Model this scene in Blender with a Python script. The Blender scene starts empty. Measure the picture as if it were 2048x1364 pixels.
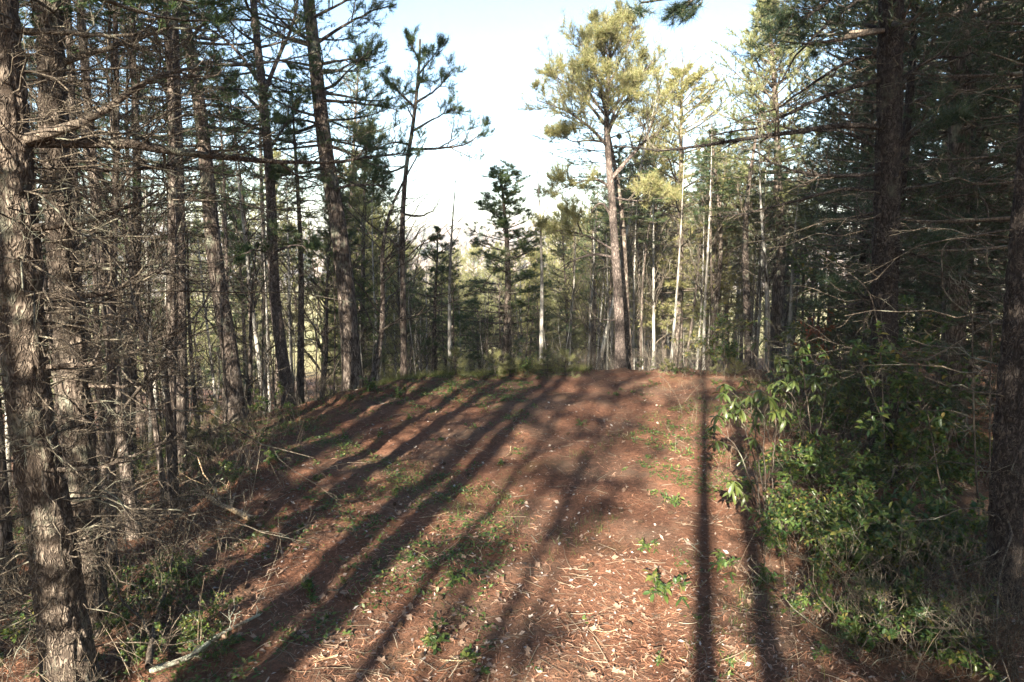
import bpy, math, random
import numpy as np
from mathutils import Vector, noise as mnoise

R = math.radians
SC = bpy.context.scene
COL = SC.collection
random.seed(7)

# ------------------------------------------------------------------ camera
CAM_H, PITCH, FPX = 3.6, R(8.5), 1365.33
cam = bpy.data.cameras.new('camera')
cam.lens, cam.sensor_width, cam.clip_start, cam.clip_end = 24.0, 36.0, 0.05, 6000
camo = bpy.data.objects.new('camera', cam)
camo.location = (0, 0, CAM_H)
camo.rotation_euler = (math.pi / 2 - PITCH, 0, 0)
COL.objects.link(camo)
SC.camera = camo

# ------------------------------------------------------------------ light
SUN_EL, SUN_AZ = R(24.0), R(195.0)            # sun behind the camera, a little to the left (azimuth clockwise from +Y)
SDIR = np.array([math.sin(SUN_AZ - math.pi), math.cos(SUN_AZ - math.pi), 0.0])     # where shadows run
w = bpy.data.worlds.new('World')
SC.world = w
w.use_nodes = True
nt = w.node_tree
bg = nt.nodes['Background']
sky = nt.nodes.new('ShaderNodeTexSky')
sky.sky_type = 'NISHITA'
sky.sun_disc = False
sky.sun_elevation = SUN_EL
sky.sun_rotation = SUN_AZ
sky.air_density, sky.dust_density, sky.ozone_density = 1.0, 0.6, 1.4
nt.links.new(sky.outputs[0], bg.inputs[0])
bg.inputs[1].default_value = 0.051
sun = bpy.data.lights.new('sun', 'SUN')
sun.energy, sun.angle, sun.color = 5.0, R(0.5), (1.0, 0.91, 0.76)
suno = bpy.data.objects.new('sun', sun)
v = Vector((SDIR[0] * math.cos(SUN_EL), SDIR[1] * math.cos(SUN_EL), -math.sin(SUN_EL)))
suno.rotation_euler = v.to_track_quat('-Z', 'Y').to_euler()
suno.location = (-20, -60, 40)
COL.objects.link(suno)
SC.view_settings.view_transform = 'Standard'
SC.view_settings.look = 'None'
SC.view_settings.gamma = 1.0
SC.view_settings.exposure = 2.85
SC.view_settings.use_curve_mapping = False
SC.cycles.use_denoising = True
SC.cycles.denoising_prefilter = 'ACCURATE'
SC.cycles.denoising_input_passes = 'RGB_ALBEDO_NORMAL'
SC.cycles.max_bounces = 8
SC.cycles.diffuse_bounces = 4
SC.cycles.transmission_bounces = 4

# ------------------------------------------------------------------ geometry helpers
UP = np.array([0.0, 0.0, 1.0])
def nrm(a):
    return a / np.maximum(np.linalg.norm(a, axis=-1, keepdims=True), 1e-9)

def at(px, py, Y):
    """the point at depth Y along the line of sight of photo pixel (px, py)"""
    u, v_ = (px - 1024) / FPX, (682 - py) / FPX
    d = np.array([u, math.cos(PITCH) + v_ * math.sin(PITCH), -math.sin(PITCH) + v_ * math.cos(PITCH)])
    return np.array([0, 0, CAM_H]) + d * (Y / d[1])

EDGE = np.array([(-30, -8), (-12, 4), (-7.4, 11.5), (-5.4, 15.0), (-3.2, 17.6), (-0.5, 18.9), (3.0, 19.4), (8, 19.2), (14, 24), (40, 34)], float)
def edge_dist(x, y):
    """signed distance beyond the rim of the level ridge (positive = down the slope)"""
    x, y = np.asarray(x, float), np.asarray(y, float)
    best = np.full(np.broadcast(x, y).shape, 1e9)
    for a, b in zip(EDGE[:-1], EDGE[1:]):
        ab = b - a
        t = np.clip(((x - a[0]) * ab[0] + (y - a[1]) * ab[1]) / (ab @ ab), 0, 1)
        best = np.minimum(best, np.hypot(x - a[0] - t * ab[0], y - a[1] - t * ab[1]))
    ye = np.interp(x, EDGE[:, 0], EDGE[:, 1])
    return np.where(y > ye, best, -best)

def sstep(a, b, x):
    t = np.clip((x - a) / (b - a), 0, 1)
    return t * t * (3 - 2 * t)

def wav(x, y, s, k=0.0):
    return (np.sin(x * s + 1.3 + k) * np.cos(y * s * 1.13 + k * 2.1) + 0.5 * np.sin(x * s * 2.3 + y * s * 1.7 + k)
            + 0.35 * np.cos(x * s * 3.9 - y * s * 3.1 + 2 * k))

def terrain(x, y):
    x, y = np.asarray(x, float), np.asarray(y, float)
    d = edge_dist(x, y)
    dd = np.maximum(d + 0.6, 0)
    z = -0.50 * np.minimum(dd, 8) - 0.17 * np.clip(dd - 8, 0, 80) - 0.02 * np.clip(dd - 88, 0, 60)
    z += 0.36 * 0.6 * sstep(0, 1.2, dd) * 0.6
    far = np.hypot(x, y)
    z += sstep(330, 700, far) * (20 + 7 * wav(x, y, 0.006) + 3 * wav(x, y, 0.019, 1.0))
    z += 0.05 * wav(x, y, 0.8) + 0.03 * wav(x, y, 2.6, 0.6) + 0.014 * wav(x, y, 6.1, 2.2) + 0.35 * wav(x, y, 0.16, 2) * sstep(-2, 6, d)
    # cut bank on the right of the track
    bank = sstep(2.5, 4.3, x - 0.10 * (y - 7)) * (1 - sstep(13, 18, y))
    z += bank * (0.35 + 0.12 * wav(x, y, 1.7, 3))
    # the left side sinks slightly before the rim
    z -= 0.35 * sstep(2.4, 6.5, -x - 0.10 * y) * (1 - sstep(-2, 4, d))
    return z

def gz(x, y):
    return float(terrain(x, y))

def ground(px, py):
    """where the line of sight of photo pixel (px, py) meets the ground"""
    lo = 1.0
    for Y in np.arange(2.0, 120.0, 0.05):
        p = at(px, py, Y)
        if p[2] <= gz(p[0], p[1]):
            return np.array([p[0], p[1], gz(p[0], p[1])])
    return p

class Geo:
    def __init__(self):
        self.V, self.Q, self.T, self.n = [], [], [], 0
    def add(self, V, Q=None, T=None):
        V = np.asarray(V, np.float32).reshape(-1, 3)
        if Q is not None and len(Q):
            self.Q.append(np.asarray(Q, np.int64).reshape(-1, 4) + self.n)
        if T is not None and len(T):
            self.T.append(np.asarray(T, np.int64).reshape(-1, 3) + self.n)
        self.V.append(V)
        self.n += len(V)
        return self
    def mesh(self, name, mat=None, smooth=True):
        me = bpy.data.meshes.new(name)
        V = np.concatenate(self.V) if self.V else np.zeros((0, 3), np.float32)
        Q = np.concatenate(self.Q) if self.Q else np.zeros((0, 4), np.int64)
        T = np.concatenate(self.T) if self.T else np.zeros((0, 3), np.int64)
        me.vertices.add(len(V))
        me.vertices.foreach_set('co', V.ravel())
        nl = Q.size + T.size
        me.loops.add(nl)
        me.polygons.add(len(Q) + len(T))
        me.loops.foreach_set('vertex_index', np.concatenate([Q.ravel(), T.ravel()]).astype(np.int32))
        ls = np.concatenate([np.arange(len(Q)) * 4, Q.size + np.arange(len(T)) * 3]).astype(np.int32)
        me.polygons.foreach_set('loop_start', ls)
        me.polygons.foreach_set('use_smooth', np.full(len(ls), smooth))
        me.update(calc_edges=True)
        if mat:
            me.materials.append(mat)
        return me

def tubes(g, P, Rr, sides=4):
    """B tubes through the points P (B,N,3) with radii Rr (B,N)"""
    P = np.asarray(P, float)
    if P.ndim == 2:
        P, Rr = P[None], np.asarray(Rr)[None]
    B, N, _ = P.shape
    if B == 0:
        return
    T = nrm(np.gradient(P, axis=1))
    ref = np.where((np.abs(T[:, :, 2].mean(1)) > 0.75)[:, None], np.array([1.0, 0.1, 0]), np.array([0.05, 0.1, 1.0]))
    U = nrm(np.cross(T, ref[:, None, :]))
    W = np.cross(T, U)
    a = np.arange(sides) / sides * 2 * np.pi
    V = P[:, :, None, :] + Rr[:, :, None, None] * (np.cos(a)[:, None] * U[:, :, None, :] + np.sin(a)[:, None] * W[:, :, None, :])
    i = np.arange(B)[:, None, None] * (N * sides) + np.arange(N - 1)[None, :, None] * sides
    k = np.arange(sides)[None, None, :]
    k2 = (k + 1) % sides
    Q = np.stack([i + k, i + k2, i + sides + k2, i + sides + k], -1)
    g.add(V, Q)

def spline(pts, n):
    """Catmull-Rom through pts, n points"""
    p = np.asarray(pts, float)
    p = np.vstack([2 * p[0] - p[1], p, 2 * p[-1] - p[-2]])
    out = []
    for t in np.linspace(0, len(p) - 3 - 1e-6, n):
        i = int(t); f = t - i
        a, b, c, d = p[i:i + 4]
        out.append(0.5 * ((2 * b) + (c - a) * f + (2 * a - 5 * b + 4 * c - d) * f * f + (3 * b - a - 3 * c + d) * f ** 3))
    return np.array(out)

def along(P, Rr, s):
    """points, unit tangents, radii of the polylines P (B,N,3) at s (B,k)"""
    B, N, _ = P.shape
    f = np.clip(s, 0, 1) * (N - 1)
    i = np.minimum(f.astype(int), N - 2)
    f = (f - i)[..., None]
    b = np.arange(B)[:, None]
    p = P[b, i] * (1 - f) + P[b, i + 1] * f
    t = nrm(P[b, i + 1] - P[b, i])
    r = Rr[b, i] * (1 - f[..., 0]) + Rr[b, i + 1] * f[..., 0]
    return p, t, r

def ramify(rng, P, Rr, k, srange, lenf, abc, npts=5, flat=1.0, up=0.0, curl=0.15, rf=0.6, rmin=0.002, taper=0.35):
    """k side shoots on each of the polylines P; lenf = length over parent length; abc = weights of parent direction, random, up"""
    B, N, _ = P.shape
    L = np.linalg.norm(np.diff(P, axis=1), axis=2).sum(1)
    s = rng.uniform(*srange, (B, k))
    p, t, r = along(P, Rr, s)
    rnd = rng.normal(size=(B, k, 3)); rnd[..., 2] *= flat
    rnd -= t * (rnd * t).sum(-1, keepdims=True) * 0.8
    d = nrm(t * abc[0] + nrm(rnd) * abc[1] + UP * abc[2])
    ln = (lenf * L[:, None] * (1.1 - taper * 2 * s * 0.9) * rng.uniform(0.65, 1.2, (B, k)))
    tt = np.linspace(0, 1, npts)[None, None, :, None]
    c = rng.normal(size=(B, k, 1, 3)) * curl
    jit = rng.normal(size=(B, k, npts, 3)) * 0.045 * np.sqrt(tt)
    C = p[:, :, None, :] + ln[..., None, None] * (d[:, :, None, :] * tt + (c + UP * up) * tt ** 2 + jit * (tt > 0))
    CR = np.maximum(np.minimum(r * rf, 0.02 * ln + 0.002)[..., None] * (1 - 0.75 * tt[..., 0]), rmin)
    return C.reshape(B * k, npts, 3), CR.reshape(B * k, npts)

def tufts(g, rng, P, D, n, length, spread, width, sleeve=0.08):
    """needle tufts: n thin blades round each point P pointing along D"""
    M = len(P)
    if M == 0:
        return
    d = nrm(D[:, None, :] + spread * rng.normal(size=(M, n, 3)))
    st = P[:, None, :] - D[:, None, :] * sleeve * rng.uniform(0, 1, (M, n, 1))
    sd = nrm(np.cross(d, rng.normal(size=(M, n, 3)))) * width * 0.5
    tip = st + d * length * rng.uniform(0.65, 1.1, (M, n, 1))
    V = np.stack([st - sd, st + sd, tip], 2)
    g.add(V, None, np.arange(M * n * 3).reshape(-1, 3))

def leaves(g, rng, P, D, length, width, droop=0.3, jitter=0.25):
    """broad leaves with a folded midrib: base P, direction D"""
    M = len(P)
    if M == 0:
        return
    d = nrm(D + jitter * rng.normal(size=(M, 3)))
    side = nrm(np.cross(d, UP + 0.35 * rng.normal(size=(M, 3))))
    n = np.cross(side, d)
    L = length * rng.uniform(0.7, 1.2, (M, 1))
    W = width * rng.uniform(0.8, 1.15, (M, 1)) * 0.5
    dz = -UP * droop * L
    m1 = P + d * L * 0.35 + dz * 0.1
    m2 = P + d * L * 0.72 + dz * 0.45
    f = n * W * 0.35
    V = np.stack([P, m1 - side * W + f, m1, m1 + side * W + f, m2 - side * W * 0.85 + f, m2, m2 + side * W * 0.85 + f, P + d * L + dz], 1)
    b = np.arange(M)[:, None, None] * 8
    T = np.array([[0, 2, 1], [0, 3, 2], [4, 5, 7], [5, 6, 7]])[None] + b
    Q = np.array([[1, 2, 5, 4], [2, 3, 6, 5]])[None] + b
    g.add(V, Q, T)

# ------------------------------------------------------------------ object helpers
def empty(name, loc=(0, 0, 0), label=None, cat=None, group=None):
    o = bpy.data.objects.new(name, None)
    o.empty_display_size = 0.2
    o.location = loc
    COL.objects.link(o)
    tag(o, label, cat, group)
    return o

def tag(o, label=None, cat=None, group=None, kind=None):
    if label: o['label'] = label
    if cat: o['category'] = cat
    if group: o['group'] = group
    if kind: o['kind'] = kind
    return o

def part(name, me, parent=None, kind=None, label=None):
    o = bpy.data.objects.new(name, me)
    COL.objects.link(o)
    if parent: o.parent = parent
    return tag(o, label, kind=kind)

def dup(root, loc, rz, sc, label, group=None, rot=None):
    r = root.copy(); COL.objects.link(r)
    r.location = loc
    if rot is None:
        r.rotation_euler = (0, 0, rz)
    else:
        r.rotation_euler = rot
    r.scale = sc if hasattr(sc, '__len__') else (sc, sc, sc)
    r['label'] = label
    if group: r['group'] = group
    elif 'group' in r: del r['group']
    for ch in KIDS[root.name]:
        c = ch.copy(); COL.objects.link(c); c.parent = r
    return r
KIDS = {}

# ------------------------------------------------------------------ materials
class NT:
    def __init__(self, name):
        self.m = bpy.data.materials.new(name); self.m.use_nodes = True
        self.t = self.m.node_tree; self.t.nodes.clear()
        self.out = self.n('OutputMaterial')
    def n(self, typ, **kw):
        x = self.t.nodes.new('ShaderNode' + typ)
        for k, v_ in kw.items():
            if k in ('type_',): continue
            if isinstance(k, str) and hasattr(x, k): setattr(x, k, v_)
            else: x.inputs[k].default_value = v_
        return x
    def l(self, a, b): self.t.links.new(a, b)
    def ramp(self, fac, stops):
        r = self.n('ValToRGB'); e = r.color_ramp.elements
        while len(e) > 1: e.remove(e[-1])
        for i, (p, c) in enumerate(stops):
            q = e[0] if i == 0 else e.new(p)
            q.position = p; q.color = tuple(c) + (1,)
        self.l(fac, r.inputs[0]); return r.outputs[0]
    def coords(self, scale=(1, 1, 1), kind='Object'):
        tc = self.n('TexCoord'); mp = self.n('Mapping'); mp.inputs['Scale'].default_value = scale
        self.l(tc.outputs[kind], mp.inputs[0]); return mp.outputs[0]
    def noise(self, vec, scale, detail=4, rough=0.6, dist=0.0):
        x = self.n('TexNoise'); x.inputs['Scale'].default_value = scale; x.inputs['Detail'].default_value = detail
        x.inputs['Roughness'].default_value = rough; x.inputs['Distortion'].default_value = dist
        self.l(vec, x.inputs['Vector']); return x.outputs['Fac']
    def mix(self, f, a, b, typ='MIX'):
        x = self.n('MixRGB'); x.blend_type = typ
        for s, i in ((f, 0), (a, 1), (b, 2)):
            if hasattr(s, 'links') or hasattr(s, 'is_linked'): self.l(s, x.inputs[i])
            else: x.inputs[i].default_value = s if not hasattr(s, '__len__') else tuple(s) + ((1,) if len(s) == 3 else ())
        return x.outputs[0]
    def math(self, op, a, b=0.5):
        x = self.n('Math'); x.operation = op
        for s, i in ((a, 0), (b, 1)):
            if hasattr(s, 'is_linked'): self.l(s, x.inputs[i])
            else: x.inputs[i].default_value = s
        return x.outputs[0]
    def bump(self, h, strength=0.6, dist=0.02):
        b = self.n('Bump'); b.inputs['Strength'].default_value = strength; b.inputs['Distance'].default_value = dist
        self.l(h, b.inputs['Height']); return b.outputs[0]
    def bsdf(self, color, rough=0.85, normal=None, spec=0.3):
        p = self.n('BsdfPrincipled')
        if hasattr(color, 'is_linked'): self.l(color, p.inputs['Base Color'])
        else: p.inputs['Base Color'].default_value = tuple(color) + (1,)
        p.inputs['Roughness'].default_value = rough
        p.inputs['Specular IOR Level'].default_value = spec
        if normal is not None: self.l(normal, p.inputs['Normal'])
        return p.outputs[0]
    def done(self, sh):
        self.l(sh, self.out.inputs[0]); return self.m

def bark_mat(name, dark, light, lichen=(0.30, 0.32, 0.24), scale=7.0, lich=0.62, bump=0.8, zs=0.22):
    k = NT(name)
    c = k.coords((1, 1, zs))
    nz = k.noise(c, scale * 0.6, 3, 0.6)
    vo = k.n('TexVoronoi'); vo.feature = 'DISTANCE_TO_EDGE'; vo.inputs['Scale'].default_value = scale
    vm = k.n('VectorMath'); vm.operation = 'ADD'
    k.l(c, vm.inputs[0]); 
    cx = k.n('CombineXYZ'); k.l(nz, cx.inputs[0]); k.l(nz, cx.inputs[1]); k.l(cx.outputs[0], vm.inputs[1])
    k.l(vm.outputs[0], vo.inputs['Vector'])
    fine = k.noise(k.coords((1, 1, 0.35)), scale * 7, 5, 0.7)
    f = k.math('MULTIPLY', vo.outputs['Distance'], 3.2)
    f = k.math('ADD', k.math('MULTIPLY', f, 0.7), k.math('MULTIPLY', fine, 0.35))
    col = k.ramp(f, [(0.12, np.array(dark) * 0.45), (0.4, dark), (0.75, light)])
    rnd = k.n('ObjectInfo').outputs['Random']
    lf = k.noise(k.coords((1, 1, 0.6)), 2.4, 6, 0.72)
    lm = k.ramp(lf, [(lich - 0.06, (0, 0, 0)), (lich + 0.06, (1, 1, 1))])
    col = k.mix(k.math('MULTIPLY', lm, 0.75), col, lichen)
    col = k.mix(0.35, col, k.mix(rnd, (0.6, 0.6, 0.6), (1.35, 1.3, 1.25)), 'MULTIPLY')
    return k.done(k.bsdf(col, 0.9, k.bump(f, bump, 0.03), 0.15))

def leaf_mat(name, stops, rough=0.5, spec=0.4, trans=0.35, tcol=None, tree_var=0.25):
    """foliage: colour differs blade by blade and tree by tree"""
    k = NT(name)
    rnd = k.n('NewGeometry').outputs['Random Per Island']
    col = k.ramp(rnd, stops)
    orr = k.n('ObjectInfo').outputs['Random']
    col = k.mix(tree_var, col, k.ramp(orr, [(0, (0.55, 0.75, 0.7)), (0.5, (1, 1, 1)), (1, (1.5, 1.25, 0.8))]), 'MULTIPLY')
    b = k.bsdf(col, rough, None, spec)
    tr = k.n('BsdfTranslucent')
    k.l(k.mix(1.0, col, tcol or (1.6, 1.7, 0.8), 'MULTIPLY'), tr.inputs[0])
    mx = k.n('MixShader'); mx.inputs[0].default_value = trans
    k.l(b, mx.inputs[1]); k.l(tr.outputs[0], mx.inputs[2])
    return k.done(mx.outputs[0])

def island_mat(name, stops, rough=0.8, spec=0.2):
    k = NT(name)
    col = k.ramp(k.n('NewGeometry').outputs['Random Per Island'], stops)
    return k.done(k.bsdf(col, rough, None, spec))

M = {}
M['bark'] = bark_mat('pine_bark', (0.075, 0.058, 0.048), (0.20, 0.165, 0.138), scale=9.0)
M['bark_near'] = bark_mat('furrowed_pine_bark', (0.075, 0.058, 0.046), (0.165, 0.135, 0.108), (0.24, 0.25, 0.19), 12.0, 0.60, 0.9, 0.4)
M['bark_red'] = bark_mat('reddish_pine_bark', (0.095, 0.075, 0.066), (0.21, 0.17, 0.148), (0.22, 0.205, 0.18), 11.0, 0.68, 0.8, 0.35)
M['bark_pale'] = bark_mat('pale_smooth_bark', (0.24, 0.22, 0.19), (0.42, 0.39, 0.34), (0.5, 0.5, 0.44), 3.0, 0.55, 0.25)
M['bark_shaded'] = bark_mat('shaded_pine_bark', (0.035, 0.029, 0.026), (0.085, 0.07, 0.06), (0.11, 0.115, 0.09), 15.0, 0.66, 0.8, 0.45)  # darker copy of the pine bark, with shade put into its colour
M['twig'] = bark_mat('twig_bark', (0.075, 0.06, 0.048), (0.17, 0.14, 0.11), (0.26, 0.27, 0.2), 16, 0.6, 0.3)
M['deadtwig'] = bark_mat('dead_twig_bark', (0.06, 0.048, 0.037), (0.155, 0.13, 0.098), (0.24, 0.25, 0.19), 16, 0.6, 0.3)
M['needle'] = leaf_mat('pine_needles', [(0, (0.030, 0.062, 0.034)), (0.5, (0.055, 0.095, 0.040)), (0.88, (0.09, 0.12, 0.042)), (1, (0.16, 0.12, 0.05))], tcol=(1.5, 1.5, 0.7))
M['needle_sunlit'] = leaf_mat('sunlit_pine_needles', [(0, (0.13, 0.155, 0.06)), (0.6, (0.22, 0.225, 0.10)), (1, (0.30, 0.26, 0.15))], tcol=(1.5, 1.3, 0.6))  # sunlit copy of the needles: the sun's gold is put into their colour
M['needle_shaded'] = leaf_mat('shaded_pine_needles', [(0, (0.020, 0.042, 0.028)), (0.6, (0.036, 0.064, 0.034)), (1, (0.07, 0.075, 0.03))], trans=0.25)  # needles of the dark woods, their shade put into the colour
M['rhodo'] = leaf_mat('rhododendron_leaf', [(0, (0.036, 0.058, 0.02)), (0.6, (0.068, 0.09, 0.026)), (1, (0.17, 0.145, 0.04))], 0.4, 0.5, 0.3, tree_var=0.5)
M['laurel'] = leaf_mat('laurel_leaf', [(0, (0.028, 0.06, 0.022)), (0.5, (0.06, 0.105, 0.03)), (0.85, (0.12, 0.15, 0.038)), (1, (0.24, 0.18, 0.06))], 0.36, 0.5, 0.4)
M['weed'] = leaf_mat('weed_leaf', [(0, (0.03, 0.065, 0.022)), (0.6, (0.075, 0.12, 0.03)), (0.9, (0.13, 0.15, 0.04)), (1, (0.2, 0.17, 0.07))], 0.45, 0.4, 0.35)
M['deadleaf'] = island_mat('dead_leaf', [(0, (0.10, 0.055, 0.034)), (0.5, (0.21, 0.13, 0.085)), (0.85, (0.31, 0.23, 0.17)), (1, (0.42, 0.37, 0.33))], 0.6, 0.35)
M['litter'] = island_mat('fallen_needles', [(0, (0.09, 0.042, 0.027)), (0.45, (0.26, 0.118, 0.066)), (0.85, (0.42, 0.21, 0.125)), (1, (0.52, 0.37, 0.26))], 0.6, 0.3)
M['rust'] = leaf_mat('rust_brown_leaf', [(0, (0.16, 0.05, 0.03)), (1, (0.30, 0.12, 0.06))], 0.6, 0.2, 0.3)
M['undertwig'] = island_mat('undergrowth_twigs', [(0, (0.08, 0.066, 0.055)), (0.7, (0.18, 0.15, 0.12)), (1, (0.32, 0.27, 0.21))])
M['dry'] = island_mat('dry_stems', [(0, (0.09, 0.065, 0.045)), (0.6, (0.19, 0.145, 0.10)), (1, (0.36, 0.30, 0.22))])

def ground_mat():
    k = NT('needle_litter_ground')
    c = k.coords()
    a = k.noise(c, 1.1, 5, 0.65); b = k.noise(c, 14, 6, 0.7, 0.6); d = k.noise(c, 60, 4, 0.7)
    f = k.math('ADD', k.math('MULTIPLY', b, 0.6), k.math('MULTIPLY', d, 0.4))
    col = k.ramp(f, [(0.3, (0.035, 0.021, 0.015)), (0.48, (0.145, 0.07, 0.043)), (0.62, (0.25, 0.12, 0.072)), (0.8, (0.32, 0.21, 0.14))])
    pale = k.ramp(a, [(0.5, (0, 0, 0)), (0.72, (1, 1, 1))])
    col = k.mix(k.math('MULTIPLY', pale, 0.45), col, k.mix(b, (0.10, 0.075, 0.05), (0.34, 0.25, 0.17)))
    moss = k.ramp(k.noise(c, 0.75, 6, 0.7, 0.4), [(0.56, (0, 0, 0)), (0.68, (1, 1, 1))])
    col = k.mix(k.math('MULTIPLY', moss, 0.35), col, (0.07, 0.075, 0.025))
    dk = k.ramp(k.noise(c, 0.55, 5, 0.6, 0.5), [(0.46, (0, 0, 0)), (0.66, (1, 1, 1))])
    col = k.mix(k.math('MULTIPLY', dk, 0.55), col, k.mix(d, (0.03, 0.024, 0.019), (0.16, 0.125, 0.095)))
    at_ = k.n('Attribute'); at_.attribute_name = 'field'
    g = k.noise(c, 0.05, 5, 0.6)
    fieldc = k.ramp(g, [(0.35, (0.21, 0.20, 0.09)), (0.6, (0.33, 0.29, 0.14)), (0.75, (0.30, 0.24, 0.15))])
    woodc = k.ramp(k.noise(c, 0.09, 7, 0.75), [(0.35, (0.07, 0.06, 0.045)), (0.55, (0.20, 0.165, 0.14)), (0.7, (0.26, 0.22, 0.19))])
    at2 = k.n('Attribute'); at2.attribute_name = 'wood'
    col = k.mix(at_.outputs['Fac'], col, fieldc)
    col = k.mix(at2.outputs['Fac'], col, woodc)
    h = k.math('ADD', k.math('MULTIPLY', b, 0.7), k.math('MULTIPLY', d, 0.4))
    return k.done(k.bsdf(col, 0.95, k.bump(h, 0.9, 0.06), 0.1))
M['ground'] = ground_mat()

# ================================================================== THE GROUND
def axis(lo, a, b, hi, step, grow=1.14):
    mid = list(np.arange(a, b, step))
    l, s, x = [], step, a
    while x > lo:
        s *= grow; x -= s; l.append(x)
    r, s, x = [], step, mid[-1]
    while x < hi:
        s *= grow; x += s; r.append(x)
    return np.array(l[::-1] + mid + r)
gx, gy = axis(-760, -9, 8, 760, 0.16, 1.18), axis(-70, 2, 22, 900, 0.16, 1.18)
XX, YY = np.meshgrid(gx, gy)
ZZ = terrain(XX, YY)
rg = np.random.default_rng(1)
near = ((np.abs(XX) < 12) & (YY > 1) & (YY < 25))
ZZ = ZZ + near * rg.normal(size=ZZ.shape) * 0.008
g = Geo()
ny, nx = XX.shape
ii = (np.arange(ny - 1)[:, None] * nx + np.arange(nx - 1)[None]).ravel()
g.add(np.stack([XX, YY, ZZ], -1), np.stack([ii, ii + 1, ii + nx + 1, ii + nx], -1))
me = g.mesh('ground', M['ground'])
dist = np.hypot(XX, YY)
fieldm = sstep(95, 125, dist) * (1 - sstep(300, 350, dist + 40 * wav(XX, YY, 0.013))) * sstep(-5, 40, YY)
wood = sstep(300, 350, dist + 40 * wav(XX, YY, 0.013))
for nm, arr in (('field', fieldm), ('wood', wood)):
    at_ = me.attributes.new(nm, 'FLOAT', 'POINT')
    at_.data.foreach_set('value', arr.ravel().astype(np.float32))
tag(part('ground', me), kind='structure')

# ================================================================== TREE BUILDERS
def trunk_path(rng, h, n, wob):
    t = np.linspace(0, 1, n)
    x = np.zeros((n, 3)); x[:, 2] = t * h
    for a in (0, 1):
        for k in (1, 2, 3):
            x[:, a] += wob * h / k ** 1.5 * rng.normal() * (np.sin(k * 2.6 * t + rng.uniform(0, 6)))
        x[:, a] -= x[0, a]
    return x

def trunk_rad(t, r0, top=0.012, flare=0.35, power=0.85):
    return r0 * (np.maximum(1 - t, 0) ** power) + top + r0 * flare * np.exp(-t * 45)

def at_height(P, Rr, s):
    p, t, r = along(P[None], Rr[None], np.asarray(s)[None])
    return p[0], t[0], r[0]

def pine_crown(rng, P, Rr, s0, s1, step, per, Lmax, shape, up=(-0.10, 0.75), sag=0.22, rise=0.26, k2=9, k3=0, n_t=14, t_len=0.11,
               t_w=0.008, per_sec=5, flat=0.22, lenf=0.42, spread=0.55, density=1.0, thick=1.0, side=None, tuft_up=0.35):
    """whorled live branches between the trunk fractions s0 and s1; returns (branch geometry, needle geometry)"""
    gb, gn = Geo(), Geo()
    H = np.linalg.norm(np.diff(P, axis=0), axis=1).sum()
    zs = []
    z = s0
    while z < s1:
        for _ in range(per):
            zs.append(z + rng.uniform(-0.2, 0.2) * step / H)
        z += step / H * rng.uniform(0.8, 1.25)
    zs = np.clip(np.array(zs), 0, 0.995)
    B = len(zs)
    p, t, r = at_height(P, Rr, zs)
    u = np.clip((zs - s0) / (s1 - s0), 0, 1)
    L = Lmax * np.array([shape(x) for x in u]) * rng.uniform(0.55, 1.15, B)
    phi = np.arange(B) * 2.399 + rng.normal(size=B) * 0.5
    if side is not None:
        phi = side[0] + rng.normal(size=B) * side[1]
    el = up[0] + (up[1] - up[0]) * u ** 1.3 + rng.normal(size=B) * 0.10
    s = np.linspace(0, 1, 8)[None, :]
    hd = np.stack([np.cos(phi), np.sin(phi), 0 * phi], -1)
    sd = np.stack([-np.sin(phi), np.cos(phi), 0 * phi], -1)
    hor = L[:, None] * s * np.cos(el)[:, None]
    ver = L[:, None] * (s * np.sin(el)[:, None] - sag * s ** 2 * (1 - u)[:, None] + rise * s ** 3)
    wig = (rng.normal(size=(B, 1)) * 0.10 * s ** 2 + rng.normal(size=(B, 1)) * 0.04 * np.sin(s * 7)) * L[:, None]
    C = p[:, None, :] + hd[:, None, :] * hor[..., None] + UP * ver[..., None] + sd[:, None, :] * wig[..., None]
    r0 = np.minimum(0.012 + 0.011 * L, r * 0.6) * thick
    tubes(gb, C, r0[:, None] * (1 - 0.85 * s) + 0.002, 5)
    S2, R2 = ramify(rng, C, r0[:, None] * (1 - 0.85 * s), k2, (0.22, 1.0), lenf, (0.75, 0.8, 0.10), 5, flat, 0.10, 0.15, 0.55, 0.002, 0.35)
    tubes(gb, S2, R2, 3)
    tw = S2
    if k3:
        S3, R3 = ramify(rng, S2, R2, k3, (0.35, 1.0), 0.5, (0.7, 0.7, 0.2), 3, 0.6, 0.1, 0.1, 0.6, 0.0015)
        tubes(gb, S3, R3, 3)
        tw = S3
    sp = np.tile(np.linspace(0.35, 1.0, per_sec), (len(tw), 1)) + rng.normal(size=(len(tw), per_sec)) * 0.05
    q, tt, _ = along(tw, np.ones(tw.shape[:2]), sp)
    q, tt = q.reshape(-1, 3), tt.reshape(-1, 3)
    q2, tt2, _ = along(C, np.ones(C.shape[:2]), np.tile(np.array([[0.85, 0.95, 1.0]]), (B, 1)))
    q, tt = np.vstack([q, q2.reshape(-1, 3)]), np.vstack([tt, tt2.reshape(-1, 3)])
    keep = rng.uniform(size=len(q)) < density
    q, tt = q[keep], tt[keep]
    tufts(gn, rng, q, nrm(tt + UP * tuft_up + 0.25 * rng.normal(size=tt.shape)), n_t, t_len, spread, t_w)
    return gb, gn

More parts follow.
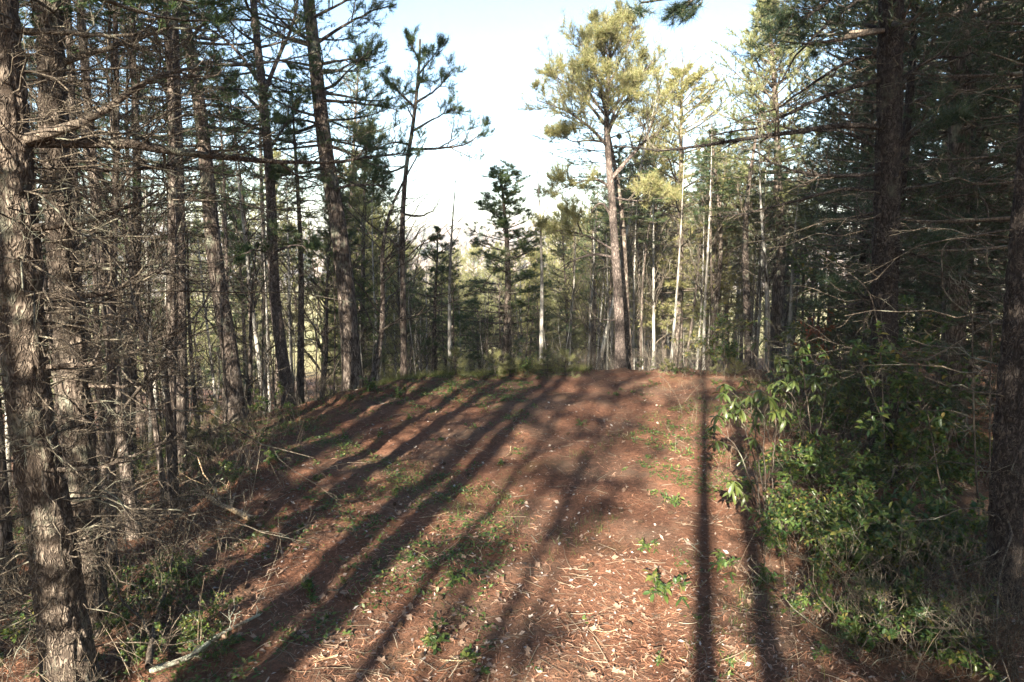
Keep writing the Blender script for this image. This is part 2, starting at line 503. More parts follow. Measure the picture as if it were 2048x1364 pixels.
def dead_branches(rng, g, P, Rr, s0, s1, n, L, k2=4, k3=2, el=(-0.25, 0.25), thick=1.0, phi=None):
    zs = rng.uniform(s0, s1, n)
    p, t, r = at_height(P, Rr, zs)
    ph = rng.uniform(0, 2 * np.pi, n) if phi is None else phi + rng.normal(size=n) * 0.5
    e = rng.uniform(*el, n)
    ln = L * rng.uniform(0.25, 1.0, n) ** 1.2
    s = np.linspace(0, 1, 7)[None, :, None]
    d = np.stack([np.cos(ph) * np.cos(e), np.sin(ph) * np.cos(e), np.sin(e)], -1)
    C = p[:, None] + ln[:, None, None] * (d[:, None] * s + rng.normal(size=(n, 1, 3)) * 0.16 * s ** 2 + UP * rng.normal(size=(n, 1, 1)) * 0.1 * s ** 2)
    C += rng.normal(size=C.shape) * 0.028 * ln[:, None, None] * (s > 0) - UP * 0.06 * ln[:, None, None] * s ** 2
    r0 = (0.004 + 0.006 * ln) * thick
    CR = r0[:, None] * (1 - 0.8 * s[..., 0]) + 0.0015
    tubes(g, C, CR, 4)
    if k2:
        S, SR = ramify(rng, C, CR, k2, (0.2, 1.0), 0.40, (0.7, 0.8, 0.0), 5, 0.5, 0.0, 0.2, 0.55, 0.0018)
        tubes(g, S, SR, 3)
        if k3:
            S3, R3 = ramify(rng, S, SR, k3, (0.3, 1.0), 0.45, (0.7, 0.8, 0.0), 4, 0.8, 0.0, 0.25, 0.6, 0.0015)
            tubes(g, S3, R3, 3)

def cone(u): return max(0.26, (1 - u) ** 0.7)
def oval(u): return max(0.12, math.sin(math.pi * min(1, u * 0.85 + 0.18)) ** 0.7)
def dome(u): return max(0.15, (1 - u ** 2.2)) * (0.75 + 0.25 * u)

PROTO = {}
def make_pine(key, name, seed, h, r0, s0, Lmax, shape, step=0.6, per=5, wob=0.010, bark='bark', needle='needle', dead=30, dead_L=1.6, dead_s=(0.04, None), **kw):
    rng = np.random.default_rng(seed)
    P = trunk_path(rng, h, 26, wob)
    t = np.linspace(0, 1, 26)
    Rr = trunk_rad(t, r0)
    root = empty(name)
    gt = Geo(); tubes(gt, P, Rr, 9)
    kids = [part('trunk', gt.mesh('trunk', M[bark]), root)]
    gb, gn = pine_crown(rng, P, Rr, s0, 0.985, step, per, Lmax, shape, **kw)
    kids.append(part('branches', gb.mesh('branches', M['twig'], True), root, 'stuff'))
    if dead:
        gd = Geo(); dead_branches(rng, gd, P, Rr, dead_s[0], dead_s[1] or s0 + 0.05, dead, dead_L)
        kids.append(part('dead_branches', gd.mesh('dead_branches', M['deadtwig'], True), root, 'stuff'))
    kids.append(part('needles', gn.mesh('needles', M[needle], False), root, 'stuff'))
    PROTO[key] = dict(root=root, used=False, h=h, r0=r0, P=P)
    KIDS[root.name] = kids
    return root

def make_bare(key, name, seed, h, r0, bark='bark_pale', s0=0.25, k1=22, k2=5, k3=3, lenf=0.25, wob=0.012, upw=0.9):
    rng = np.random.default_rng(seed)
    P = trunk_path(rng, h, 24, wob)
    Rr = trunk_rad(np.linspace(0, 1, 24), r0, 0.006, 0.3)
    root = empty(name)
    gt = Geo(); tubes(gt, P, Rr, 8)
    gb = Geo()
    S, SR = ramify(rng, P[None], Rr[None], k1, (s0, 0.98), lenf, (0.55, 0.75, upw * 0.35), 7, 0.5, 0.25, 0.15, 0.5, 0.003, 0.40)
    tubes(gb, S, SR, 4)
    S2, R2 = ramify(rng, S, SR, k2, (0.2, 1.0), 0.42, (0.75, 0.7, 0.2), 5, 0.8, 0.15, 0.15, 0.55, 0.0022)
    tubes(gb, S2, R2, 3)
    if k3:
        S3, R3 = ramify(rng, S2, R2, k3, (0.2, 1.0), 0.5, (0.75, 0.7, 0.15), 4, 0.8, 0.1, 0.2, 0.6, 0.0018)
        tubes(gb, S3, R3, 3)
    kids = [part('trunk', gt.mesh('trunk', M[bark]), root), part('branches', gb.mesh('branches', M['twig' if bark != 'bark_pale' else 'deadtwig']), root, 'stuff')]
    PROTO[key] = dict(root=root, used=False, h=h, r0=r0, P=P)
    KIDS[root.name] = kids
    return root

# tall forest white pines (bare below, layered crown), leaner ones, young full ones, dense dark ones, leafless saplings
make_pine('tall1', 'white_pine', 11, 18, 0.20, 0.42, 2.7, oval, 0.62, 5, dead=34, dead_L=1.8, t_w=0.011, t_len=0.13, n_t=9, k2=11, per_sec=5, spread=.7)
make_pine('tall2', 'white_pine', 12, 17, 0.17, 0.50, 2.3, oval, 0.60, 5, wob=0.016, dead=40, dead_L=1.6, t_w=0.011, t_len=0.13, n_t=9, k2=11, per_sec=5, spread=.7)
make_pine('pole1', 'slender_pine', 13, 15, 0.095, 0.60, 1.5, oval, 0.6, 4, wob=0.012, dead=60, dead_L=1.1, t_w=0.011, t_len=0.12, n_t=9, k2=8, per_sec=5, spread=.7)
make_pine('pole2', 'slender_pine', 14, 14, 0.08, 0.68, 1.3, dome, 0.55, 4, wob=0.016, dead=70, dead_L=1.0, t_w=0.011, t_len=0.12, n_t=9, k2=8, per_sec=5, spread=.7)
full = lambda u: max(0.34, 1 - u ** 1.7) * (0.75 + 0.25 * min(1, u * 4))
make_pine('young1', 'young_pine', 15, 8.5, 0.085, 0.20, 1.35, full, 0.36, 5, wob=0.008, dead=20, dead_L=1.1, t_w=0.009, t_len=0.11, n_t=8, k2=10, k3=2, per_sec=4, spread=.75, lenf=.5, up=(-0.05, 0.9))
make_pine('young2', 'young_pine', 16, 7.5, 0.07, 0.28, 1.1, oval, 0.45, 4, wob=0.014, dead=24, dead_L=0.9, t_w=0.009, t_len=0.11, n_t=8, k2=9, k3=2, per_sec=4, spread=.75, lenf=.5, up=(0.0, 0.9))
make_pine('dark1', 'dense_pine', 17, 16, 0.16, 0.10, 2.6, oval, 0.55, 5, dead=50, dead_L=2.2, dead_s=(0.02, 0.4), needle='needle_shaded', bark='bark_shaded', t_w=0.014, t_len=0.13, n_t=10, k2=10, per_sec=4)
make_pine('dark2', 'dense_pine', 18, 14, 0.13, 0.16, 2.3, oval, 0.55, 5, dead=60, dead_L=2.0, dead_s=(0.02, 0.4), needle='needle_shaded', bark='bark_shaded', t_w=0.014, t_len=0.13, n_t=10, k2=10, per_sec=4)
make_pine('sunlit1', 'sunlit_pine', 19, 13, 0.13, 0.28, 2.3, oval, 0.5, 5, dead=40, dead_L=1.5, needle='needle_sunlit', t_w=0.015, t_len=0.14, n_t=9, k2=12, per_sec=6, spread=.75, up=(0.0, 0.9))
make_pine('sunlit2', 'sunlit_pine', 26, 9, 0.09, 0.14, 1.7, full, 0.42, 5, dead=16, dead_L=1.0, needle='needle_sunlit', t_w=0.014, t_len=0.14, n_t=9, k2=10, per_sec=5, spread=.8, lenf=.5)
make_pine('lofty', 'lofty_pine', 20, 20, 0.19, 0.60, 2.3, oval, 0.7, 4, dead=26, dead_L=1.5, dead_s=(0.12, 0.6), t_w=0.012, t_len=0.13, n_t=9, k2=9, per_sec=5, spread=.7)
make_bare('bare1', 'bare_tree', 21, 11, 0.075, 'bark_pale')
make_bare('bare2', 'bare_tree', 22, 9, 0.055, 'bark', s0=0.15, k1=26, lenf=0.30, wob=0.03)
make_bare('bare3', 'bare_sapling', 23, 5.5, 0.028, 'bark', s0=0.2, k1=14, k2=4, k3=2, lenf=0.28, wob=0.02)
make_bare('bare4', 'bare_sapling', 24, 4.0, 0.02, 'bark_pale', s0=0.1, k1=16, k2=4, k3=2, lenf=0.4, wob=0.03, upw=1.6)
make_bare('pole3', 'bare_pole_tree', 25, 8.0, 0.06, 'bark_pale', s0=0.55, k1=9, k2=3, k3=2, lenf=0.14, wob=0.008)

def plant(key, x, y, label, cat, group=None, sc=1.0, rz=None, lean=None, z=None):
    pr = PROTO[key]
    rz = random.uniform(0, 6.283) if rz is None else rz
    loc = (x, y, gz(x, y) - 0.03 if z is None else z)
    rot = None
    if lean is not None:
        from mathutils import Matrix
        q = Vector((0, 0, 1)).rotation_difference(Vector(lean))
        rot = (q.to_matrix() @ Matrix.Rotation(rz, 3, 'Z')).to_euler()
    if not pr['used']:
        pr['used'] = True
        o = pr['root']
        o.location = loc; o.rotation_euler = rot or (0, 0, rz)
        o.scale = sc if hasattr(sc, '__len__') else (sc, sc, sc)
        tag(o, label, cat, group)
        o['label'] = label
        return o
    o = dup(pr['root'], loc, rz, sc, label, group, rot)
    o['category'] = cat
    return o

def plant_px(key, base, top, Y, label, cat, group=None, width=None, thick=None, over=1.0):
    """a tree at depth Y whose trunk runs from photo pixel base to photo pixel top (the tip, when over = 1)"""
    a, b = at(base[0], base[1], Y), at(top[0], top[1], Y)
    x = a[0]
    d = b - a
    zz = gz(a[0], Y)
    a = a + d * ((zz - a[2]) / d[2])
    d = (b - a) * over
    pr = PROTO[key]
    L = np.linalg.norm(d)
    s = L / pr['h']
    if thick is None and width:
        thick = width / FPX * Y * 0.5 / pr['r0']
    sc = (thick or s, thick or s, s) if thick else s
    return plant(key, a[0], Y, label, cat, group, sc, None, nrm(d), a[2] - 0.03)

# ================================================================== TREES OF THEIR OWN (each traced in place)
def even(P, n):
    """resampled at equal distances"""
    s = np.concatenate([[0], np.cumsum(np.linalg.norm(np.diff(P, axis=0), axis=1))])
    q = np.linspace(0, s[-1], n)
    return np.stack([np.interp(q, s, P[:, k]) for k in range(3)], -1)

def trace(pts, n):
    return even(spline([at(*p) for p in pts], n * 6), n)

def rough_trunk(g, P, Rr, sides=64, k=7.0, depth=0.10, seed=0.0):
    """near trunk with furrowed bark plates in the geometry"""
    n = len(P)
    T = nrm(np.gradient(P, axis=0))
    U = nrm(np.cross(T, np.array([1.0, 0.1, 0])))
    W = np.cross(T, U)
    a = np.arange(sides) / sides * 2 * np.pi
    s = np.concatenate([[0], np.cumsum(np.linalg.norm(np.diff(P, axis=0), axis=1))])
    V = np.zeros((n, sides, 3))
    for i in range(n):
        for j in range(sides):
            q = Vector((math.cos(a[j]) * Rr[i] * k * 1.6, math.sin(a[j]) * Rr[i] * k * 1.6, s[i] * k * 0.5 + seed))
            q += 0.16 * mnoise.noise_vector(q * 1.3)
            dd = mnoise.voronoi(q)[0]
            e = min(1.0, (dd[1] - dd[0]) * 2.6)
            f = 1 + depth * (e - 0.55) + 0.04 * mnoise.noise(q * 0.35) + 0.02 * mnoise.noise(q * 4)
            V[i, j] = P[i] + Rr[i] * f * (math.cos(a[j]) * U[i] + math.sin(a[j]) * W[i])
    ii = np.arange(n - 1)[:, None] * sides
    k_ = np.arange(sides)[None]; k2 = (k_ + 1) % sides
    g.add(V, np.stack([ii + k_, ii + k2, ii + sides + k2, ii + sides + k_], -1))

def hero(name, label, cat, pts, w0, w1, bark='bark', rough=0, limbs=(), crown=None, dead=None, needle='needle', seed=1, twig='twig',
         fol=dict(), power=0.8, group=None, flare=0.45):
    """pts = trunk through (px, py, Y); w0, w1 = trunk width in photo pixels at both ends; limbs = dicts(pts, w, leaf)"""
    rng = np.random.default_rng(seed)
    Pw = trace(pts, 44 if rough else 30)
    n = len(Pw)
    b = Pw[0].copy()
    zg = gz(b[0], b[1])
    if b[2] > zg - 0.05:
        Pw = np.vstack([[b[0] - 0.0, b[1], zg - 0.08], Pw]); n += 1
        b = Pw[0].copy()
    P = Pw - b
    t = np.linspace(0, 1, n)
    r0, r1 = w0 * 0.5 / FPX * pts[0][2], w1 * 0.5 / FPX * pts[-1][2]
    Rr = r1 + (r0 - r1) * (1 - t) ** power + r0 * flare * np.exp(-np.linalg.norm(P, axis=1) / 0.3)
    root = empty(name, b, label, cat, group)
    g = Geo()
    if rough:
        m = int(np.argmax(P[:, 2] > 7.5)) or n - 1
        f = np.linspace(0, m, rough)
        Pr = np.stack([np.interp(f, np.arange(n), P[:, k]) for k in range(3)], -1)
        rough_trunk(g, Pr, np.interp(f, np.arange(n), Rr), 72, 9.0, 0.15, seed * 3.1)
        if m < n - 2: tubes(g, P[m:], Rr[m:], 12)
    else: tubes(g, P, Rr, 12)
    part('trunk', g.mesh('trunk', M[bark]), root)
    gb, gn, gd = Geo(), Geo(), Geo()
    F = dict(k2=8, k3=5, lenf=0.42, lenf3=0.5, n_t=26, t_len=0.12, t_w=0.008, spread=0.75, per=2, abc=(0.7, 0.7, 0.3), flat=0.8)
    F.update(fol)
    for lb in limbs:
        C = even(spline([at(*p) for p in lb['pts']], 60), 14) - b
        C += rng.normal(size=C.shape) * 0.012 * np.linspace(0, 1, 14)[:, None]
        lr = lb['w'] * 0.5 / FPX * lb['pts'][0][2]
        CR = lr * (1 - 0.85 * np.linspace(0, 1, 14)) + 0.003
        g = Geo(); tubes(g, C, CR, 7)
        part('limb', g.mesh('limb', M[lb.get('bark', bark)]), root)
        f = dict(F); f.update(lb)
        if lb.get('leaf', True) or lb.get('bare'):
            S, SR = ramify(rng, C[None], CR[None], f['k2'], f.get('sr', (0.3, 1.0)), f['lenf'], f['abc'], 6, f['flat'], 0.15, 0.18, 0.6, 0.003, 0.35)
            tubes(gb, S, SR, 4)
            S3, R3 = ramify(rng, S, SR, f['k3'], (0.3, 1.0), f['lenf3'], f['abc'], 4, f['flat'], 0.12, 0.18, 0.6, 0.002, 0.3)
            tubes(gb, S3, R3, 3)
            if lb.get('leaf', True):
                tw = S3
                sp = np.tile(np.linspace(0.35, 1.0, f['per']), (len(tw), 1)) + rng.normal(size=(len(tw), f['per'])) * 0.06
                q, tt, _ = along(tw, np.ones(tw.shape[:2]), sp)
                q2, t2, _ = along(S, np.ones(S.shape[:2]), np.tile(np.array([[0.9, 1.0]]), (len(S), 1)))
                q, tt = np.vstack([q.reshape(-1, 3), q2.reshape(-1, 3)]), np.vstack([tt.reshape(-1, 3), t2.reshape(-1, 3)])
                tufts(gn, rng, q, nrm(tt + UP * f.get('tup', 0.25)), f['n_t'], f['t_len'], f['spread'], f['t_w'])
            elif f.get('k4'):
                S4, R4 = ramify(rng, S3, R3, f['k4'], (0.2, 1.0), 0.5, f['abc'], 4, f['flat'], 0.0, 0.25, 0.6, 0.0015, 0.3)
                tubes(gb, S4, R4, 3)
    if crown:
        a, c = pine_crown(rng, P, Rr, **crown)
        gb.V += a.V; gb.Q += [q + gb.n for q in a.Q]; gb.T += [q + gb.n for q in a.T]; gb.n += a.n
        gn.V += c.V; gn.T += [q + gn.n for q in c.T]; gn.n += c.n
    for dk in (dead if isinstance(dead, (list, tuple)) else [dead] if dead else []):
        dead_branches(rng, gd, P, Rr, **dk)
    if gb.n: part('branches', gb.mesh('branches', M[twig]), root, 'stuff')
    if gd.n: part('dead_branches', gd.mesh('dead_branches', M['deadtwig']), root, 'stuff')
    if gn.n: part('needles', gn.mesh('needles', M[needle], False), root, 'stuff')
    return root

def L(w, *pts, **k): return dict(pts=pts, w=w, **k)

# --- the tall rounded pine standing alone at the far rim
Y = 19.6
hero('rim_pine', 'tall pine with rounded sunlit golden crown standing alone at the far rim of the clearing', 'pine tree',
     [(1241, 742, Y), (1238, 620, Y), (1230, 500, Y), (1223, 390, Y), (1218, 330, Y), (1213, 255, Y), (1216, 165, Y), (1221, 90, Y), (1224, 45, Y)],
     23, 5, 'bark_red', needle='needle_sunlit', seed=31, power=0.9,
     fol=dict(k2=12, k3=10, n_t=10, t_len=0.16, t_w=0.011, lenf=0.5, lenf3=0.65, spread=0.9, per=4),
     limbs=[L(9, (1221, 360, Y), (1255, 320, Y), (1288, 282, Y + .3), (1312, 225, Y + .5), (1325, 170, Y + .6)),
            L(7, (1217, 295, Y), (1180, 255, Y - .3), (1130, 222, Y - .5), (1075, 200, Y - .6)),
            L(7, (1215, 255, Y), (1165, 195, Y + .3), (1110, 150, Y + .6)),
            L(6, (1216, 205, Y), (1180, 130, Y - .2), (1155, 75, Y - .4)),
            L(6, (1216, 230, Y), (1268, 165, Y - .4), (1308, 120, Y - .8)),
            L(5, (1218, 170, Y), (1250, 100, Y), (1272, 55, Y)),
            L(5, (1214, 285, Y), (1180, 281, Y - .4), (1145, 283, Y - .7), (1118, 270, Y - .9)),
            L(6, (1216, 240, Y), (1205, 200, Y - 1.0), (1192, 150, Y - 1.8)),
            L(6, (1217, 265, Y), (1240, 215, Y - 1.1), (1262, 190, Y - 1.9)),
            L(6, (1217, 260, Y), (1236, 200, Y + 1.1), (1248, 140, Y + 1.9)),
            L(6, (1217, 240, Y), (1180, 190, Y + 1.1), (1150, 160, Y + 1.8)),
            L(5, (1218, 150, Y), (1214, 110, Y - .8), (1208, 60, Y - 1.2)),
            L(5, (1219, 130, Y), (1190, 80, Y + .5), (1182, 45, Y + .6)),
            L(5, (1220, 120, Y), (1240, 75, Y + .5), (1246, 40, Y + .6)),
            L(5, (1222, 375, Y), (1190, 358, Y - .2), (1150, 368, Y - .4), (1108, 384, Y - .5), tup=0.6),
            L(5, (1226, 500, Y), (1180, 474, Y - .3), (1130, 462, Y - .6), (1090, 462, Y - .8), tup=0.7, sr=(.25, 1)),
            L(4, (1224, 395, Y), (1280, 402, Y + .3), (1325, 396, Y + .5), tup=0.6),
            L(6, (1223, 432, Y), (1206, 408, Y), (1192, 411, Y), (1181, 428, Y), leaf=False),
            L(6, (1227, 515, Y), (1190, 509, Y - .3), (1150, 520, Y - .6), (1115, 540, Y - .8), leaf=False, bare=True, k2=5, k3=3),
            L(4, (1236, 640, Y), (1215, 640, Y - .2), (1188, 636, Y - .3), leaf=False, bare=True, k2=4, k3=2)],
     dead=dict(s0=0.15, s1=0.55, n=16, L=0.9, k2=3, k3=2))

# --- slim pine with the long arm reaching over the gap
Y = 18.4
hero('leaning_pine', 'slim dark pine left of the sky gap with one long arm reaching right', 'pine tree',
     [(808, 752, Y), (806, 600, Y), (805, 450, Y), (812, 340, Y), (823, 270, Y), (832, 200, Y), (838, 130, Y), (840, 78, Y)],
     14, 4, 'bark', needle='needle', seed=32, fol=dict(k2=9, k3=8, n_t=8, t_w=0.008, t_len=0.13, lenf=0.45, lenf3=.6, per=4, spread=1.0),
     limbs=[L(6, (821, 298, Y), (870, 297, Y - .2), (925, 290, Y - .4), (970, 264, Y - .5), tup=0.6),
            L(5, (825, 262, Y), (868, 238, Y), (912, 218, Y)),
            L(5, (832, 205, Y), (870, 180, Y + .2), (908, 142, Y + .3)),
            L(4, (836, 150, Y), (862, 118, Y), (882, 92, Y)),
            L(4, (838, 120, Y), (822, 90, Y), (818, 72, Y)),
            L(5, (829, 215, Y), (795, 180, Y), (770, 150, Y)),
            L(5, (821, 290, Y), (785, 285, Y - .3), (740, 305, Y - .5)),
            L(5, (815, 330, Y), (780, 345, Y + .3), (745, 350, Y + .6)),
            L(4, (834, 180, Y), (845, 150, Y - 1), (850, 120, Y - 1.5)),
            L(4, (828, 240, Y), (815, 215, Y + 1), (805, 190, Y + 1.6)),
            L(5, (806, 428, Y), (840, 432, Y), (866, 420, Y), (880, 398, Y), leaf=False, bare=True, k2=5, k3=3),
            L(5, (806, 500, Y), (770, 470, Y - .3), (730, 440, Y - .5), (690, 395, Y - .6), leaf=False, bare=True, k2=6, k3=4)],
     dead=dict(s0=0.1, s1=0.6, n=22, L=1.0, k2=3, k3=2))

# --- big dark pine left of centre
Y = 16.6
hero('big_pine', 'thickest dark pine on the left rim with heavy layered crown', 'pine tree',
     [(706, 775, Y), (698, 660, Y), (690, 560, Y), (673, 430, Y), (655, 330, Y), (640, 210, Y), (628, 100, Y), (612, -60, Y), (600, -260, Y)],
     40, 14, 'bark', seed=33, needle='needle',
     limbs=[L(7, (655, 325, Y), (690, 322, Y - .5), (760, 310, Y - .8), (830, 308, Y - 1.0), k2=10, tup=.5, flat=.4),
            L(7, (640, 200, Y), (700, 205, Y - .3), (760, 212, Y - .4), (800, 222, Y - .4), k2=9, flat=.4),
            L(7, (628, 90, Y), (690, 50, Y), (750, 20, Y), (790, 10, Y), k2=9, flat=.5),
            L(7, (632, 130, Y), (690, 120, Y - .6), (745, 120, Y - 1), k2=9, flat=.5),
            L(6, (645, 250, Y), (600, 240, Y), (560, 255, Y), flat=.5),
            L(6, (665, 380, Y), (705, 370, Y - .4), (760, 372, Y - .7), (800, 390, Y - .8), flat=.4),
            L(6, (655, 330, Y), (610, 345, Y - .5), (560, 350, Y - .9), flat=.4)],
     fol=dict(t_w=0.009, n_t=9, t_len=.14, per=4, k3=8, spread=.9),
     crown=dict(s0=0.47, s1=0.98, step=0.5, per=5, Lmax=2.5, shape=oval, t_w=0.012, n_t=9, t_len=0.13, k2=10),
     dead=dict(s0=0.12, s1=0.6, n=30, L=1.5))

# --- forked pine
Y = 15.8
hero('forked_pine', 'forked pine with open spreading limbs, second big trunk from the left rim', 'pine tree',
     [(577, 800, Y), (563, 700, Y), (550, 600, Y), (545, 500, Y), (542, 400, Y), (536, 300, Y), (525, 180, Y), (512, 60, Y), (500, -80, Y), (492, -220, Y)],
     26, 8, 'bark_red', seed=34,
     limbs=[L(9, (527, 190, Y), (558, 112, Y), (588, 40, Y), (604, -80, Y)),
            L(8, (525, 175, Y), (482, 112, Y - .3), (440, 72, Y - .5), (390, 40, Y - .6)),
            L(7, (531, 232, Y), (475, 175, Y), (432, 142, Y)),
            L(7, (535, 265, Y), (480, 242, Y - .5), (440, 205, Y - .8), (400, 180, Y - .9)),
            L(6, (540, 330, Y), (500, 310, Y), (460, 280, Y), leaf=False, bare=True, k2=6, k3=4),
            L(6, (538, 300, Y), (580, 240, Y + .4), (610, 215, Y + .6)),
            L(6, (545, 505, Y), (590, 490, Y - .4), (625, 500, Y - .6), flat=.3, tup=.5),
            L(6, (546, 510, Y), (510, 500, Y - .5), (480, 510, Y - .8), flat=.3, tup=.5)],
     fol=dict(t_w=0.009, n_t=9, per=4, t_len=.14, k3=8, spread=.9),
     crown=dict(s0=0.68, s1=0.98, step=0.5, per=4, Lmax=2.3, shape=oval, t_w=0.011, n_t=9, k2=9),
     dead=dict(s0=0.1, s1=0.55, n=26, L=1.3))

# --- leaning trunk further left
Y = 14.6
hero('left_pine', 'leaning brown pine trunk rising from the evergreen shrub on the left rim', 'pine tree',
     [(470, 800, Y), (456, 680, Y), (438, 580, Y), (426, 480, Y), (414, 350, Y), (400, 220, Y), (382, 110, Y), (362, 0, Y), (340, -160, Y), (325, -300, Y)],
     36, 12, 'bark', seed=35,
     crown=dict(s0=0.5, s1=0.98, step=0.5, per=5, Lmax=2.4, shape=oval, t_w=0.011, n_t=9, k2=9),
     dead=dict(s0=0.08, s1=0.6, n=44, L=1.6))

# --- the two near trunks at the left edge
hero('near_pine', 'big furrowed pine trunk closest to the viewer at the left edge', 'pine tree',
     [(150, 1420, 5.0), (133, 1300, 5.0), (108, 1100, 5.0), (72, 900, 5.0), (48, 700, 5.0), (36, 500, 5.0), (20, 300, 5.0), (2, 100, 5.0), (-22, -150, 5.0), (-60, -600, 5.0), (-100, -1100, 5.0), (-170, -2200, 5.0), (-215, -3100, 5.0)],
     92, 20, 'bark_near', rough=260, seed=36, twig='deadtwig',
     limbs=[L(24, (28, 282, 5.0), (110, 284, 5.1), (250, 288, 5.3), (400, 308, 5.6), (550, 324, 5.9), (690, 322, 6.2), leaf=False, bare=True, k2=16, k3=7, k4=3, lenf=.26, sr=(.12, 1), flat=.5),
            L(22, (40, 282, 5.0), (120, 258, 5.0), (200, 226, 5.1), (262, 180, 5.2), (330, 148, 5.3), (405, 136, 5.5), leaf=False, bare=True, k2=14, k3=7, k4=3, lenf=.34, bark='twig'),
            L(17, (50, 458, 5.0), (140, 447, 5.0), (200, 435, 5.1), (262, 408, 5.2), (314, 380, 5.3), leaf=False, bare=True, k2=10, k3=6, k4=2, lenf=.4),
            L(14, (60, 592, 5.0), (190, 588, 5.1), (270, 562, 5.3), (340, 522, 5.5), (372, 488, 5.6), leaf=False, bare=True, k2=12, k3=6, k4=3, lenf=.4),
            L(13, (20, 60, 5.0), (130, 66, 5.1), (240, 72, 5.3), (330, 62, 5.4), leaf=False, bare=True, k2=12, k3=7, k4=3, lenf=.45, bark='deadtwig'),
            L(11, (75, 735, 5.0), (190, 725, 5.1), (300, 690, 5.3), (400, 640, 5.4), leaf=False, bare=True, k2=12, k3=7, k4=3, lenf=.4),
            L(9, (60, 610, 5.0), (20, 600, 4.9), (-40, 570, 4.8), leaf=False, bare=True, k2=6, k3=4, lenf=.5),
            L(10, (110, 940, 5.0), (220, 930, 5.0), (330, 880, 5.2), leaf=False, bare=True, k2=10, k3=6, k4=2, lenf=.5),
            L(9, (60, 780, 5.0), (0, 800, 4.9), (-60, 840, 4.8), leaf=False, bare=True, k2=8, k3=5, lenf=.5, bark='deadtwig')],
     fol=dict(abc=(0.7, 0.8, 0.0)),
     dead=[dict(s0=0.03, s1=0.40, n=80, L=1.5, k2=7, k3=4, thick=0.6), dict(s0=0.10, s1=0.40, n=40, L=1.9, k2=8, k3=5, thick=0.6, phi=0.2)],
     crown=dict(s0=0.44, s1=0.985, step=0.7, per=4, Lmax=2.4, shape=oval, t_w=0.011, n_t=12, k2=9))
hero('second_pine', 'sunlit pale pine trunk standing just behind the nearest trunk at the left edge', 'pine tree',
     [(186, 1300, 6.0), (172, 1050, 6.0), (152, 800, 6.0), (132, 600, 6.0), (117, 400, 6.0), (108, 250, 6.0), (100, 80, 6.0), (90, -100, 6.0), (72, -500, 6.0), (55, -1000, 6.0), (20, -2400, 6.0)],
     62, 16, 'bark_near', rough=200, seed=37, twig='deadtwig',
     limbs=[L(12, (110, 130, 6.0), (220, 95, 6.1), (330, 60, 6.3), (440, 58, 6.5), leaf=False, bare=True, k2=14, k3=6, k4=3, lenf=.35, bark='deadtwig'),
            L(10, (120, 330, 6.0), (230, 340, 6.2), (350, 330, 6.4), (480, 355, 6.6), leaf=False, bare=True, k2=14, k3=6, k4=3, lenf=.35),
            L(9, (135, 540, 6.0), (240, 535, 6.0), (340, 530, 6.1), leaf=False, bare=True, k2=10, k3=6, k4=2, lenf=.4, bark='deadtwig'),
            L(9, (150, 770, 6.0), (270, 770, 6.1), (390, 735, 6.3), leaf=False, bare=True, k2=10, k3=6, k4=2, lenf=.4)],
     fol=dict(abc=(0.7, 0.8, 0.0)),
     dead=[dict(s0=0.06, s1=0.48, n=90, L=1.8, k2=7, k3=4, thick=0.6)],
     crown=dict(s0=0.50, s1=0.985, step=0.7, per=4, Lmax=2.4, shape=oval, t_w=0.011, n_t=12, k2=9))

